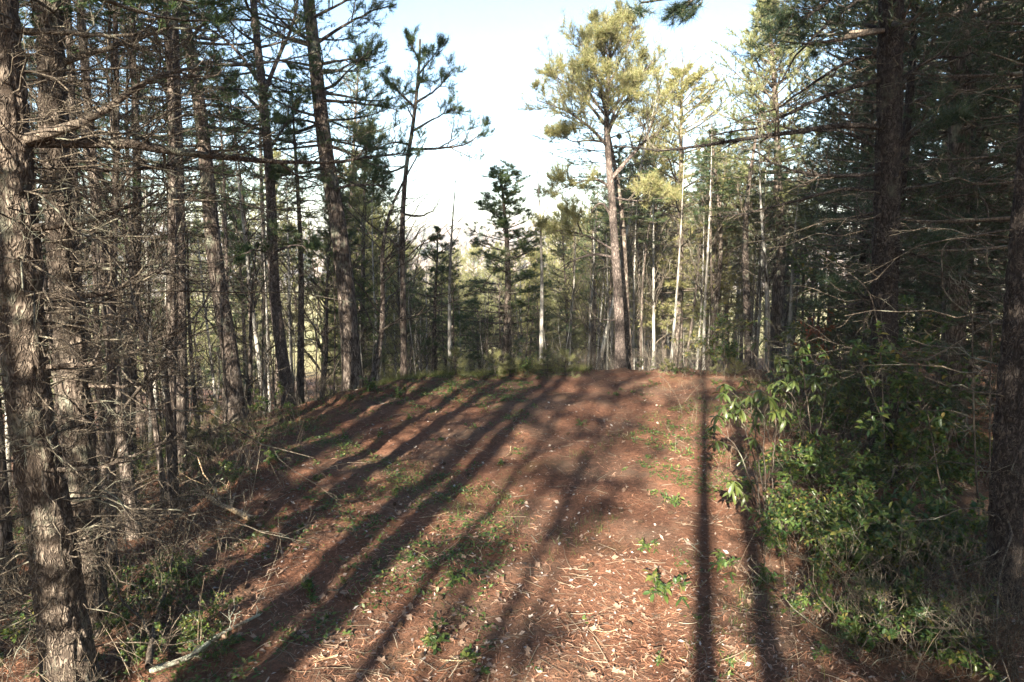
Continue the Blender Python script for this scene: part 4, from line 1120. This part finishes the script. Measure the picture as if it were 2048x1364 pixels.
# --- shrubs that one can tell apart
on(1650, 800, 'rhodo1', 'dark glossy rhododendron below the long arms of the shaded pine', 'shrub', sc=1.0)
on(1585, 790, 'rhodo2', 'dark rhododendron at the foot of the woods behind the tall yellow green one', 'shrub', sc=1.1)
on(1690, 900, 'laurel3', 'dark laurel bush left of the shaded pine trunk', 'shrub', sc=0.9)
on(1800, 990, 'laurel3', 'laurel bush with bluish leaf tips in front of the shaded pine trunk', 'shrub', sc=1.0)
on(1860, 930, 'laurel3', 'tall dark laurel bush right of the shaded pine trunk', 'shrub', sc=1.15)
on(1640, 760, 'laurel3', 'high dark glossy bush behind the long arms of the shaded pine', 'shrub', sc=1.6)
on(1460, 748, 'laurel3', 'dark green bush at the right end of the far rim', 'shrub', sc=0.8)
on(1410, 748, 'rhodo2', 'dark evergreen bush below the brightly lit stems', 'shrub', sc=0.8)
on(472, 790, 'laurel3', 'dark evergreen shrub at the foot of the leaning pine', 'shrub', sc=1.35)
on(524, 835, 'laurel2', 'round glossy green shrub at the left rim below the leaning pine', 'shrub', sc=0.9)
on(565, 790, 'rust', 'sapling with rust brown leaves beside the forked pine', 'sapling', sc=1.25)
on(1580, 800, 'rust', 'small sapling with brown dead leaves above the rhododendrons', 'sapling', sc=0.75)
on(595, 770, 'laurel3', 'evergreen shrub between the forked pine and the thickest left pine', 'shrub', sc=0.9)
on(775, 755, 'laurel2', 'low dark green shrub on the rim left of the slim long-armed pine', 'shrub', sc=0.8)
for i, (px, py, k, lb, s) in enumerate([
        (880, 748, 'seed1', 'low pine seedling on the far rim, leftmost of the row below the pale pole', 1.0), (912, 748, 'seed2', 'low pine seedling on the far rim right below the pale pole', 1.3),
        (940, 749, 'seed1', 'wide pine seedling on the far rim right of the pale pole', 0.9), (990, 752, 'seed2', 'low sunlit pine seedling before the full young pine', 1.2),
        (1020, 753, 'seed2', 'short pine seedling beside the heap of bare sticks', 1.1), (1095, 750, 'seed1', 'dark pine seedling at the foot of the right pale pole', 0.9),
        (1130, 750, 'seed2', 'dark low pine seedling between the right pale pole and the rim pine', 1.2), (1470, 758, 'seed2', 'small pine seedling at the right end of the far rim', 1.0),
        (420, 880, 'seed1', 'pine seedling in the brush at the left edge of the clearing', 0.9), (325, 930, 'seed1', 'pine seedling between the left brush and the near trunks', 1.0),
        (215, 900, 'seed1', 'bright pine seedling right behind the near left trunks', 1.1)]):
    on(px, py, k, lb, 'pine seedling', 'pine seedlings', s)

# --- shrubs in numbers
rs = np.random.default_rng(91)
def patch(n, pxr, pyr, keys, label, cat, group, smin, smax):
    for _ in range(n):
        px, py = rs.uniform(*pxr), rs.uniform(*pyr)
        key = keys[rs.integers(len(keys))]
        on(px, py, key, KIND[key][0] + ' ' + label, KIND[key][1], group, rs.uniform(smin, smax))
patch(13, (1500, 1740), (900, 1110), ['laurel1', 'laurel2', 'laurel1'], 'in the sunlit thicket right of the tall rhododendron', 'shrub', 'sunlit laurel thicket', 0.7, 1.15)
patch(16, (1600, 1800), (1120, 1330), ['laurel1', 'laurel2'], 'on the sunlit bank at the lower right', 'shrub', 'laurels on the lower right bank', 0.4, 0.75)
patch(22, (1700, 1980), (930, 1180), ['laurel1', 'laurel2'], 'in the shade at the foot of the shaded pine', 'shrub', 'shaded laurels', 0.7, 1.2)
patch(12, (1560, 1760), (790, 930), ['laurel1', 'rhodo2'], 'in the shade behind the two tall rhododendrons', 'shrub', 'shrubs behind the rhododendrons', 0.6, 0.95)
patch(14, (200, 450), (1150, 1364), ['laurel1', 'laurel2'], 'at the lower left right of the nearest trunk', 'shrub', 'low shrubs by the nearest trunk', 0.3, 0.55)
patch(14, (190, 470), (860, 990), ['laurel2', 'laurel1'], 'in the brush at the left edge of the clearing', 'shrub', 'low shrubs in the left brush', 0.45, 0.8)
patch(6, (0, 80), (1150, 1330), ['laurel1', 'thicket'], 'left of the nearest trunk', 'shrub', 'bushes left of the nearest trunk', 0.5, 0.8)
patch(22, (150, 480), (800, 1130), ['thicket', 'thicket2'], 'in the brush at the left edge of the clearing', 'brush', 'dead brush on the left', 0.5, 1.0)
patch(14, (450, 720), (765, 830), ['thicket', 'thicket2'], 'along the left rim', 'brush', 'bare stems along the left rim', 0.5, 1.0)
patch(22, (840, 1150), (740, 752), ['seed2', 'laurel2', 'seed1', 'laurel2'], 'along the middle of the far rim', 'shrub', 'green growth on the far rim', 0.45, 0.9)
patch(14, (1280, 1500), (740, 752), ['laurel2', 'seed2', 'weed2'], 'along the right half of the far rim', 'shrub', 'green growth right on the far rim', 0.35, 0.7)
patch(20, (740, 1480), (738, 750), ['thicket2', 'thicket'], 'on the crest of the far rim', 'brush', 'bare stems on the far rim', 0.4, 0.8)
patch(14, (1760, 2040), (1170, 1364), ['thicket', 'laurel2', 'thicket2', 'thicket'], 'in the dark tangled corner at the lower right', 'shrub', 'tangled lower right corner', 0.5, 0.9)
on(1690, 1300, 'thicket', 'pale arching bare shrub in the sun at the lower right', 'shrub', sc=1.1)
on(1050, 745, 'thicket2', 'heap of bare sticks on the far rim left of the right pale pole', 'brush', sc=1.0)
# --- weeds in the clearing
for px, py, k, s, lb in [(1320, 1200, 'weed2', 1.3, 'largest green weed, at the front right of the clearing'), (870, 1300, 'weed2', 1.0, 'bright green weed at the front of the clearing, left of centre'),
                         (745, 782, 'weed2', 1.6, 'bright green weed clump near the left rim'), (795, 795, 'weed2', 1.5, 'tall yellow green weed right of the clump near the left rim'),
                         (545, 925, 'weed2', 1.1, 'green weed in the shade at the left of the clearing'), (1350, 1010, 'weed2', 0.9, 'green weed beside the straight trunk shadow'),
                         (1440, 1140, 'weed2', 1.0, 'green weed between the two straight trunk shadows'), (1525, 1170, 'weed2', 1.0, 'upright green weed at the foot of the right bank'),
                         (910, 1170, 'weed2', 0.9, 'bright weed in the sunlit middle of the clearing front'), (615, 1190, 'weed1', 1.3, 'green weed beside the small broken stump'),
                         (940, 1330, 'weed1', 1.2, 'low weed at the very front of the clearing')]:
    on(px, py, k, lb, 'weed', 'weeds in the clearing', s)
for px, py in [(700, 800), (850, 790), (900, 785), (960, 775), (1010, 800), (820, 840), (760, 870), (930, 850), (690, 880), (880, 880), (640, 960), (720, 990), (790, 990),
               (1000, 930), (1160, 850), (1230, 790), (1430, 770), (1400, 800), (1450, 790), (1480, 800), (1420, 870), (1290, 1100), (1250, 940), (1400, 1240), (1320, 1330), (1460, 1330), (600, 1060), (520, 890)]:
    on(px, py, ('weed1', 'weed2')[rs.integers(2)], 'small green weed growing through the needle litter of the clearing', 'weed', 'small weeds in the clearing', rs.uniform(0.5, 1.0))

# ================================================================== THINGS LYING ON THE GROUND
def lying(name, label, pts, w, mat, seed=0, shoots=0, cat='branch', lift=0.03, lenf=0.3):
    rng = np.random.default_rng(seed)
    P = np.array([ground(*p) for p in pts]); P[:, 2] += lift + np.array([p[2] if len(p) > 2 else 0 for p in [(0, 0)] * len(P)])
    C = spline(P, 18); C[:, 2] = np.maximum(C[:, 2], terrain(C[:, 0], C[:, 1]) + lift * .6)
    b = C[0].copy(); C = C - b
    r = w * 0.5
    CR = r * (1 - 0.55 * np.linspace(0, 1, 18)) * (1 + 0.06 * rng.normal(size=18))
    root = empty(name, b, label, cat)
    g = Geo(); tubes(g, C, CR, 8)
    part('stem', g.mesh('stem', M[mat]), root)
    if shoots:
        g = Geo()
        S, SR = ramify(rng, C[None], CR[None], shoots, (0.1, 1), lenf, (0.7, 0.7, 0.15), 5, 0.6, 0.0, 0.2, 0.6, 0.002)
        tubes(g, S, SR, 4)
        S2, R2 = ramify(rng, S, SR, 3, (0.2, 1), 0.5, (0.7, 0.7, 0.1), 4, 0.6, 0.0, 0.2, 0.6, 0.0018)
        tubes(g, S2, R2, 3)
        part('twigs', g.mesh('twigs', M[mat]), root, 'stuff')
    return root
def ground_(px, py): return ground(px, py)
M['lichen'] = bark_mat('lichen_bark', (0.12, 0.10, 0.08), (0.28, 0.26, 0.2), (0.42, 0.46, 0.36), 14, 0.45, 0.5)
M['cutwood'] = bark_mat('broken_wood', (0.34, 0.24, 0.14), (0.62, 0.50, 0.34), (0.5, 0.42, 0.3), 18, 0.8, 0.4)
lying('fallen_branch', 'lichen covered fallen branch lying at the lower left of the clearing', [(300, 1350), (380, 1320), (440, 1280), (520, 1240)], 0.055, 'lichen', 1, 8)
lying('fallen_log', 'short pale log with broken end lying in the dead brush on the left', [(505, 1045), (470, 1028), (430, 1010), (395, 985)], 0.085, 'cutwood', 2, 8, 'log', 0.04, 0.6)
lying('fallen_branch', 'long pale dead branch lying along the left brush', [(330, 905), (370, 900), (420, 905), (455, 895)], 0.04, 'deadtwig', 3, 6)
lying('fallen_branch', 'dark dead branch lying up the bank right of the nearest trunk', [(300, 1364), (310, 1290), (335, 1200), (350, 1120)], 0.06, 'twig', 4, 8, lift=0.12)
lying('stick', 'curved dry stick lying in the sunlit front of the clearing', [(890, 1090), (930, 1082), (975, 1096)], 0.018, 'deadtwig', 5, 3, 'stick')
lying('stick', 'thin arched stick at the very front of the clearing', [(880, 1345), (915, 1325), (955, 1345)], 0.012, 'deadtwig', 6, 2, 'stick')
lying('stick', 'dry stick lying in the shade left of the small broken stump', [(560, 1050), (585, 1060), (610, 1065)], 0.018, 'deadtwig', 7, 4, 'stick')
# small broken stump
q = ground(610, 1165)
root = empty('broken_stump', q, 'small broken pale stump standing in a sunlit strip on the left', 'stump')
g = Geo(); rng = np.random.default_rng(3)
for k in range(5):
    a = rng.uniform(0, 6.28); h_ = rng.uniform(0.06, 0.15)
    c = np.array([0.03 * math.cos(a), 0.03 * math.sin(a), 0])
    tubes(g, np.stack([c + [0, 0, -0.05], c + [0.004, 0, h_ * .6], c + [0.01, 0.003, h_]]), np.array([0.02, 0.016, 0.004]), 6)
part('splinters', g.mesh('splinters', M['cutwood']), root)

# curly vines on the right
def vine(label, pts, w, mat='deadtwig', seed=0, shoots=6):
    rng = np.random.default_rng(seed)
    C = spline([at(*p) for p in pts], 40); b = C[0].copy(); b[2] = gz(b[0], b[1]); C = C - b
    CR = w * 0.5 * (1 - 0.6 * np.linspace(0, 1, 40))
    root = empty('bare_vine', b, label, 'vine', 'bare vines on the right')
    g = Geo(); tubes(g, C, CR, 6)
    part('stem', g.mesh('stem', M[mat]), root)
    S, SR = ramify(rng, C[None], CR[None], shoots, (0.2, 1), 0.14, (0.6, 0.8, 0.1), 8, 0.9, 0.0, 0.6, 0.6, 0.002)
    g = Geo(); tubes(g, S, SR, 4); part('twigs', g.mesh('twigs', M[mat]), root, 'stuff')
Y = 7.2
vine('pale crooked bare vine hanging among curls in the dark woods on the right', [(1960, 1060, Y), (1950, 900, Y), (1945, 720, Y), (1944, 640, Y), (1936, 598, Y), (1915, 570, Y), (1895, 545, Y)], 0.022, 'deadtwig', 1, 10)
vine('bare vine curling in a ring left of the pale crooked one', [(1980, 1060, Y), (1980, 760, Y), (1982, 652, Y), (1940, 630, Y), (1890, 585, Y), (1884, 530, Y), (1885, 500, Y), (1905, 480, Y), (1950, 478, Y), (1972, 495, Y), (1975, 530, Y), (1990, 550, Y)], 0.02, 'deadtwig', 2, 12)
vine('long low bare vine sagging from the vine tangle to the laurel bush', [(1990, 640, Y), (1940, 670, Y), (1890, 700, Y), (1840, 720, Y), (1790, 700, Y + .3), (1765, 650, Y + .5)], 0.018, 'deadtwig', 3, 10)
vine('thin reddish bare stem reaching left from behind the shaded pine', [(1770, 900, 8), (1760, 700, 8), (1740, 590, 8), (1690, 540, 8), (1650, 515, 8), (1615, 490, 8)], 0.016, 'twig', 4, 8)

# ================================================================== LITTER AND GROUND COVER
rl = np.random.default_rng(123)
def scatter(n, ymin=3.6, ymax=19.5, power=1.0, xl=0.85):
    """ground points, thinning out with the distance from the near end of the clearing"""
    u = rl.uniform(0, 1, n)
    if power == 1.0: y = 1 / (1 / ymin - u * (1 / ymin - 1 / ymax))
    else: y = ymin + (ymax - ymin) * u ** power
    x = rl.uniform(-1, 1, n) * (xl * y + 0.6)
    k = edge_dist(x, y) < 0.6
    return x[k], y[k]
# pine needles
x, y = scatter(56000)
n = len(x)
kp = wav(x, y, 0.9, 5.0) + 0.5 * wav(x, y, 2.7, 1.0) < rl.uniform(-0.9, 1.6, len(x)); x, y = x[kp], y[kp]; n = len(x)
z = terrain(x, y) + rl.uniform(0.002, 0.022, n)
a = rl.uniform(0, np.pi * 2, n); ln = rl.uniform(0.05, 0.13, n) ; wd = rl.uniform(0.0012, 0.0022, n) * (0.6 + y / 7)
d = np.stack([np.cos(a), np.sin(a), rl.normal(size=n) * 0.12], -1); sd = np.stack([-np.sin(a), np.cos(a), rl.normal(size=n) * 0.3], -1) * wd[:, None]
p = np.stack([x, y, z], -1)
mid = p + d * ln[:, None] * 0.5 + sd * rl.normal(size=(n, 1)) * 5
mid[:, 2] += 0.006
V = np.stack([p - sd, p + sd, mid - sd, mid + sd, p + d * ln[:, None]], 1)
b = np.arange(n)[:, None] * 5
g = Geo(); g.add(V, b + np.array([[0, 1, 3, 2]]), b + np.array([[2, 3, 4]]))
part('pine_needle_litter', g.mesh('pine_needle_litter', M['litter'], False), kind='stuff')
# fallen leaves
def leaf_outline(lobes, rng):
    n = 14
    t = np.linspace(0, 2 * np.pi, n, endpoint=False)
    r = 0.5 * (1 + 0.38 * np.cos(lobes * t) * (np.abs(np.sin(t)) > 0.2)) * rng.uniform(0.85, 1.15, n)
    o = np.stack([np.cos(t) * r, np.sin(t) * r * 0.55, 0 * t], -1)
    o[:, 2] = 0.25 * np.abs(o[:, 1]) * rng.uniform(0.4, 1.6) + 0.18 * o[:, 0] ** 2 * rng.uniform(-1, 1.5) + 0.03 * rng.normal(size=n)
    return np.vstack([o, [[0, 0, 0]]])
outl = [leaf_outline(l, rl) for l in (3, 4, 5, 6, 7, 5, 6, 4)]
x, y = scatter(5200, power=1.0)
n = len(x)
g = Geo()
Vs = np.zeros((n, 15, 3))
idx = rl.integers(0, 8, n)
O = np.array(outl)[idx] * np.clip(0.027 * np.exp(0.5 * rl.normal(size=(n, 1, 1))), 0.01, 0.08) * (0.8 + 0.03 * y[:, None, None])
a = rl.uniform(0, 6.28, n); tx, ty = rl.normal(size=n) * 0.35, rl.normal(size=n) * 0.35
Vs[..., 0] = O[..., 0] * np.cos(a)[:, None] - O[..., 1] * np.sin(a)[:, None]
Vs[..., 1] = O[..., 0] * np.sin(a)[:, None] + O[..., 1] * np.cos(a)[:, None]
Vs[..., 2] = O[..., 2] + Vs[..., 0] * tx[:, None] + Vs[..., 1] * ty[:, None]
Vs += np.stack([x, y, terrain(x, y) + 0.016], -1)[:, None]
k_ = np.arange(14)
T = np.stack([k_, (k_ + 1) % 14, 0 * k_ + 14], -1)[None] + np.arange(n)[:, None, None] * 15
g.add(Vs, None, T)
part('fallen_leaves', g.mesh('fallen_leaves', M['deadleaf'], False), kind='stuff')
# small flakes of dry leaf, gathered in drifts, a little glossy
x, y = scatter(30000, power=1.0)
kp = wav(x, y, 0.7, 2.4) + 0.6 * wav(x, y, 2.2, 0.3) > rl.uniform(-1.2, 1.6, len(x)); x, y = x[kp], y[kp]
n = len(x)
a = rl.uniform(0, 6.28, n); l_ = np.clip(0.017 * np.exp(0.45 * rl.normal(size=n)), 0.007, 0.045) * (0.75 + 0.035 * y)
d = np.stack([np.cos(a), np.sin(a), rl.normal(size=n) * 0.35], -1) * l_[:, None]
sd = np.stack([-np.sin(a), np.cos(a), rl.normal(size=n) * 0.4], -1) * l_[:, None] * rl.uniform(0.25, 0.6, (n, 1))
c0 = np.stack([x, y, terrain(x, y) + 0.018], -1)
g = Geo(); g.add(np.stack([c0 - d, c0 - sd, c0 + d, c0 + sd + UP * 0.006], 1), None, np.array([[0, 1, 2], [0, 2, 3]])[None] + np.arange(n)[:, None, None] * 4)
M['flake'] = island_mat('dry_leaf_flakes', [(0, (0.08, 0.048, 0.033)), (0.5, (0.19, 0.125, 0.09)), (0.85, (0.28, 0.21, 0.165)), (1, (0.38, 0.34, 0.31))], 0.38, 0.5)
part('leaf_flakes', g.mesh('leaf_flakes', M['flake'], False), kind='stuff')
# the larger oak leaves near the viewer, one by one
OAK = []
for l in range(5):
    o = leaf_outline((5, 6, 7, 5, 6)[l], rl) * 0.085
    g = Geo(); g.add(o, None, np.stack([k_, (k_ + 1) % 14, 0 * k_ + 14], -1)); OAK.append(g.mesh('fallen_leaf', M['deadleaf'], False))
for i in range(110):
    px, py = rl.uniform(380, 1560), rl.uniform(1000, 1364)
    q = ground(px, py)
    o = part('fallen_leaf', OAK[rl.integers(5)])
    o.location = (q[0], q[1], q[2] + 0.03)
    o.rotation_euler = (rl.normal() * .3, rl.normal() * .3, rl.uniform(0, 6.28))
    s = rl.uniform(0.7, 1.2); o.scale = (s, s, s)
    tag(o, 'pale curled oak leaf lying on the reddish needles at the front of the clearing', 'leaf', 'fallen oak leaves')
# twigs
x, y = scatter(3400)
n = len(x)
a = rl.uniform(0, 6.28, n); ln = rl.uniform(0.06, 0.35, n) ** 1.0
t = np.linspace(0, 1, 4)[None, :, None]
d = np.stack([np.cos(a), np.sin(a), 0 * a], -1)
C = np.stack([x, y, terrain(x, y) + 0.02], -1)[:, None] + d[:, None] * ln[:, None, None] * t + rl.normal(size=(n, 1, 3)) * 0.04 * t ** 2
C[..., 2] = np.maximum(C[..., 2], terrain(C[..., 0], C[..., 1]) + 0.008)
g = Geo(); tubes(g, C, rl.uniform(0.0015, 0.005, (n, 1)) * (1 - 0.5 * t[..., 0]), 3)
part('fallen_twigs', g.mesh('fallen_twigs', M['dry']), kind='stuff')
# pine cones and loose sticks
def cone_mesh():
    g = Geo(); n = 9
    t = np.linspace(0, 1, n)
    rad = 0.021 * np.sin(np.pi * (0.12 + 0.85 * t)) ** 0.7 * (1 + 0.28 * (np.arange(n) % 2))
    tubes(g, np.stack([t * 0.075 - 0.037, 0 * t, 0 * t], -1), rad, 8)
    return g.mesh('pine_cone', M['cone'], False)
M['cone'] = bark_mat('cone_scales', (0.06, 0.035, 0.022), (0.19, 0.12, 0.075), (0.2, 0.15, 0.1), 60, 0.8, 0.6)
CONE = cone_mesh()
for i in range(46):
    q = ground(rl.uniform(480, 1500), rl.uniform(850, 1360))
    o = part('pine_cone', CONE); o.location = (q[0], q[1], q[2] + 0.028); o.rotation_euler = (rl.uniform(0, 6), rl.normal() * .3, rl.uniform(0, 6.28))
    tag(o, 'small brown pine cone lying among the needles of the clearing', 'pine cone', 'fallen pine cones')
for i in range(16):
    px, py = rl.uniform(330, 1450), rl.uniform(830, 1330)
    a = rl.uniform(0, 3.14); l_ = rl.uniform(25, 70) * (py / 1100) ** 2
    o = lying('stick', 'loose dry stick lying across the needle litter of the clearing', [(px, py), (px + l_ * .5 * math.cos(a) + 4, py + l_ * .3 * math.sin(a) + 3), (px + l_ * math.cos(a), py + l_ * .6 * math.sin(a))], rl.uniform(0.01, 0.022), ('deadtwig', 'twig', 'cutwood')[rl.integers(3)], 100 + i, rl.integers(0, 5), 'stick', 0.02, 0.35)
    o['group'] = 'loose sticks in the clearing'
# ground cover: small leafy sprigs in patches, grass blades
x, y = scatter(42000, power=0.8, xl=0.75)
den = wav(x, y, 0.55, 1.0) + 0.7 * wav(x, y, 1.9, 2.0) + 0.5 * wav(x, y, 4.7, 3.0) + 0.5 * (x < 0.3) + 0.5 * (np.abs(x - 0.17 * y - 0.9) < 0.7) + 0.55 * ((x < 0.6) & (y > 9)) - 0.3 * (y < 7) - 1.2 * (np.abs(x - 0.08 * y - .3) < 0.9)
k = den > 0.45 + 1.2 * rl.uniform(size=len(x))
x, y = x[k], y[k]
n = len(x)
m = 5
sz = np.repeat(rl.uniform(0.4, 1.5, (n, 1)) ** 1.3, m, 0)
P = np.repeat(np.stack([x, y, terrain(x, y)], -1), m, 0) + rl.normal(size=(n * m, 3)) * np.array([0.03, 0.03, 0.008]) + UP * 0.022
D = nrm(rl.normal(size=(n * m, 3)) * np.array([1, 1, 0.3]) + UP * 0.35)
sd = nrm(np.cross(D, UP + 0.4 * rl.normal(size=D.shape))) * 0.009 * sz
V = np.stack([P, P + D * 0.02 * sz - sd, P + D * 0.042 * sz - UP * 0.006, P + D * 0.02 * sz + sd], 1)
g = Geo(); g.add(V, np.arange(n * m * 4).reshape(-1, 4))
part('ground_cover', g.mesh('ground_cover', M['weed']), kind='stuff')
x, y = scatter(14000, power=0.9)
den = wav(x, y, 0.7, 4.0) + 0.6 * wav(x, y, 1.6, 5.0)
k = den > 0.7 + 0.4 * rl.uniform(size=len(x)); x, y = x[k], y[k]; n = len(x)
P = np.repeat(np.stack([x, y, terrain(x, y)], -1), 5, 0) + rl.normal(size=(n * 5, 3)) * np.array([0.03, 0.03, 0.0])
g = Geo(); tufts(g, rl, P, np.tile(UP, (len(P), 1)), 1, 0.12, 0.45, 0.005, 0.0)
part('grass', g.mesh('grass', M['weed'], False), kind='stuff')
x = rl.uniform(-3.4, 2.2, 2200); y = np.interp(x, EDGE[:, 0], EDGE[:, 1]) + rl.normal(size=2200) * 0.35 - 0.15
P = np.repeat(np.stack([x, y, terrain(x, y)], -1), 6, 0) + rl.normal(size=(2200 * 6, 3)) * np.array([0.05, 0.05, 0.0])
M['crestgrass'] = leaf_mat('crest_grass_blade', [(0, (0.07, 0.10, 0.03)), (0.6, (0.15, 0.16, 0.05)), (1, (0.28, 0.23, 0.11))], 0.6, 0.2, 0.4)
g = Geo(); tufts(g, rl, P, np.tile(UP, (len(P), 1)), 1, 0.26, 0.45, 0.007, 0.0)
part('rim_grass', g.mesh('rim_grass', M['crestgrass'], False), kind='stuff')
# dead stems and twigs of the brush on the slopes and in the woods
def brush(name, n, fx, mat, hmin, hmax, lean=0.5, rad=(0.002, 0.005), k=3):
    x, y = fx(n)
    n = len(x)
    t = np.linspace(0, 1, 5)[None, :, None]
    h_ = rl.uniform(hmin, hmax, n)
    a = rl.uniform(0, 6.28, n); tl = np.abs(rl.normal(size=n)) * lean
    d = np.stack([np.cos(a) * np.sin(tl), np.sin(a) * np.sin(tl), np.cos(tl)], -1)
    C = np.stack([x, y, terrain(x, y) - 0.03], -1)[:, None] + h_[:, None, None] * (d[:, None] * t + rl.normal(size=(n, 1, 3)) * 0.25 * t ** 2)
    CR = (rl.uniform(*rad, n) * (0.5 + 0.5 * np.sqrt(h_)))[:, None] * (1 - 0.7 * t[..., 0])
    g = Geo(); tubes(g, C, CR, 3)
    if k:
        S, SR = ramify(rl, C, CR, k, (0.2, 1), 0.4, (0.7, 0.7, 0.2), 4, 0.8, 0.05, 0.2, 0.65, 0.0012)
        tubes(g, S, SR, 3)
    part(name, g.mesh(name, M[mat]), kind='stuff')
def slope(n):
    x, y = rl.uniform(-16, 16, n), rl.uniform(9, 32, n)
    e = edge_dist(x, y)
    k = (e > 0.4) & (np.abs(x) < 0.8 * y + 1) & (rl.uniform(size=n) < np.exp(-e / 9) * np.where(x > -2, 0.9, 1))
    return x[k], y[k]
brush('slope_undergrowth', 10500, slope, 'undertwig', 0.4, 1.9, 0.5, (0.003, 0.006), 2)
def leftb(n):
    x, y = rl.uniform(-9, -2.5, n), rl.uniform(4.5, 14, n)
    k = (x < -1.9 - 0.20 * y + rl.normal(size=n) * 0.45) & (edge_dist(x, y) < 1) & (np.abs(x) < .85 * y + .5)
    return x[k], y[k]
brush('left_undergrowth', 7000, leftb, 'dry', 0.12, 0.75, 1.0, (0.0018, 0.004), 1)
def rightb(n):
    x, y = rl.uniform(2.3, 12, n), rl.uniform(4.2, 18, n)
    k = (x > 2.5 + 0.12 * (y - 7) + rl.normal(size=n) * 0.25) & (x < .85 * y + .5)
    return x[k], y[k]
brush('right_undergrowth', 1500, rightb, 'dry', 0.1, 0.8, 0.8, (0.0016, 0.004), 3)

# ================================================================== HAZE (one box of even air round everything)
hz = bpy.data.materials.new('haze'); hz.use_nodes = True
hz.node_tree.nodes.clear()
ho = hz.node_tree.nodes.new('ShaderNodeOutputMaterial'); hv = hz.node_tree.nodes.new('ShaderNodeVolumePrincipled')
hv.inputs['Color'].default_value = (0.92, 0.95, 1.0, 1); hv.inputs['Density'].default_value = 0.0006; hv.inputs['Anisotropy'].default_value = 0.1
hz.node_tree.links.new(hv.outputs[0], ho.inputs['Volume'])
g = Geo()
x0, x1, y0, y1, z0, z1 = gx[0] - 10, gx[-1] + 10, gy[0] - 10, gy[-1] + 10, float(ZZ.min()) - 1.0, 32.0
g.add([(x0, y0, z0), (x1, y0, z0), (x1, y1, z0), (x0, y1, z0), (x0, y0, z1), (x1, y0, z1), (x1, y1, z1), (x0, y1, z1)],
      [(0, 3, 2, 1), (4, 5, 6, 7), (0, 1, 5, 4), (1, 2, 6, 5), (2, 3, 7, 6), (3, 0, 4, 7)])
part('haze', g.mesh('haze', hz, False), kind='stuff')

# remove kinds that were never planted
for k, pr in PROTO.items():
    if not pr['used']:
        for c in KIDS[pr['root'].name]: bpy.data.objects.remove(c)
        bpy.data.objects.remove(pr['root'])
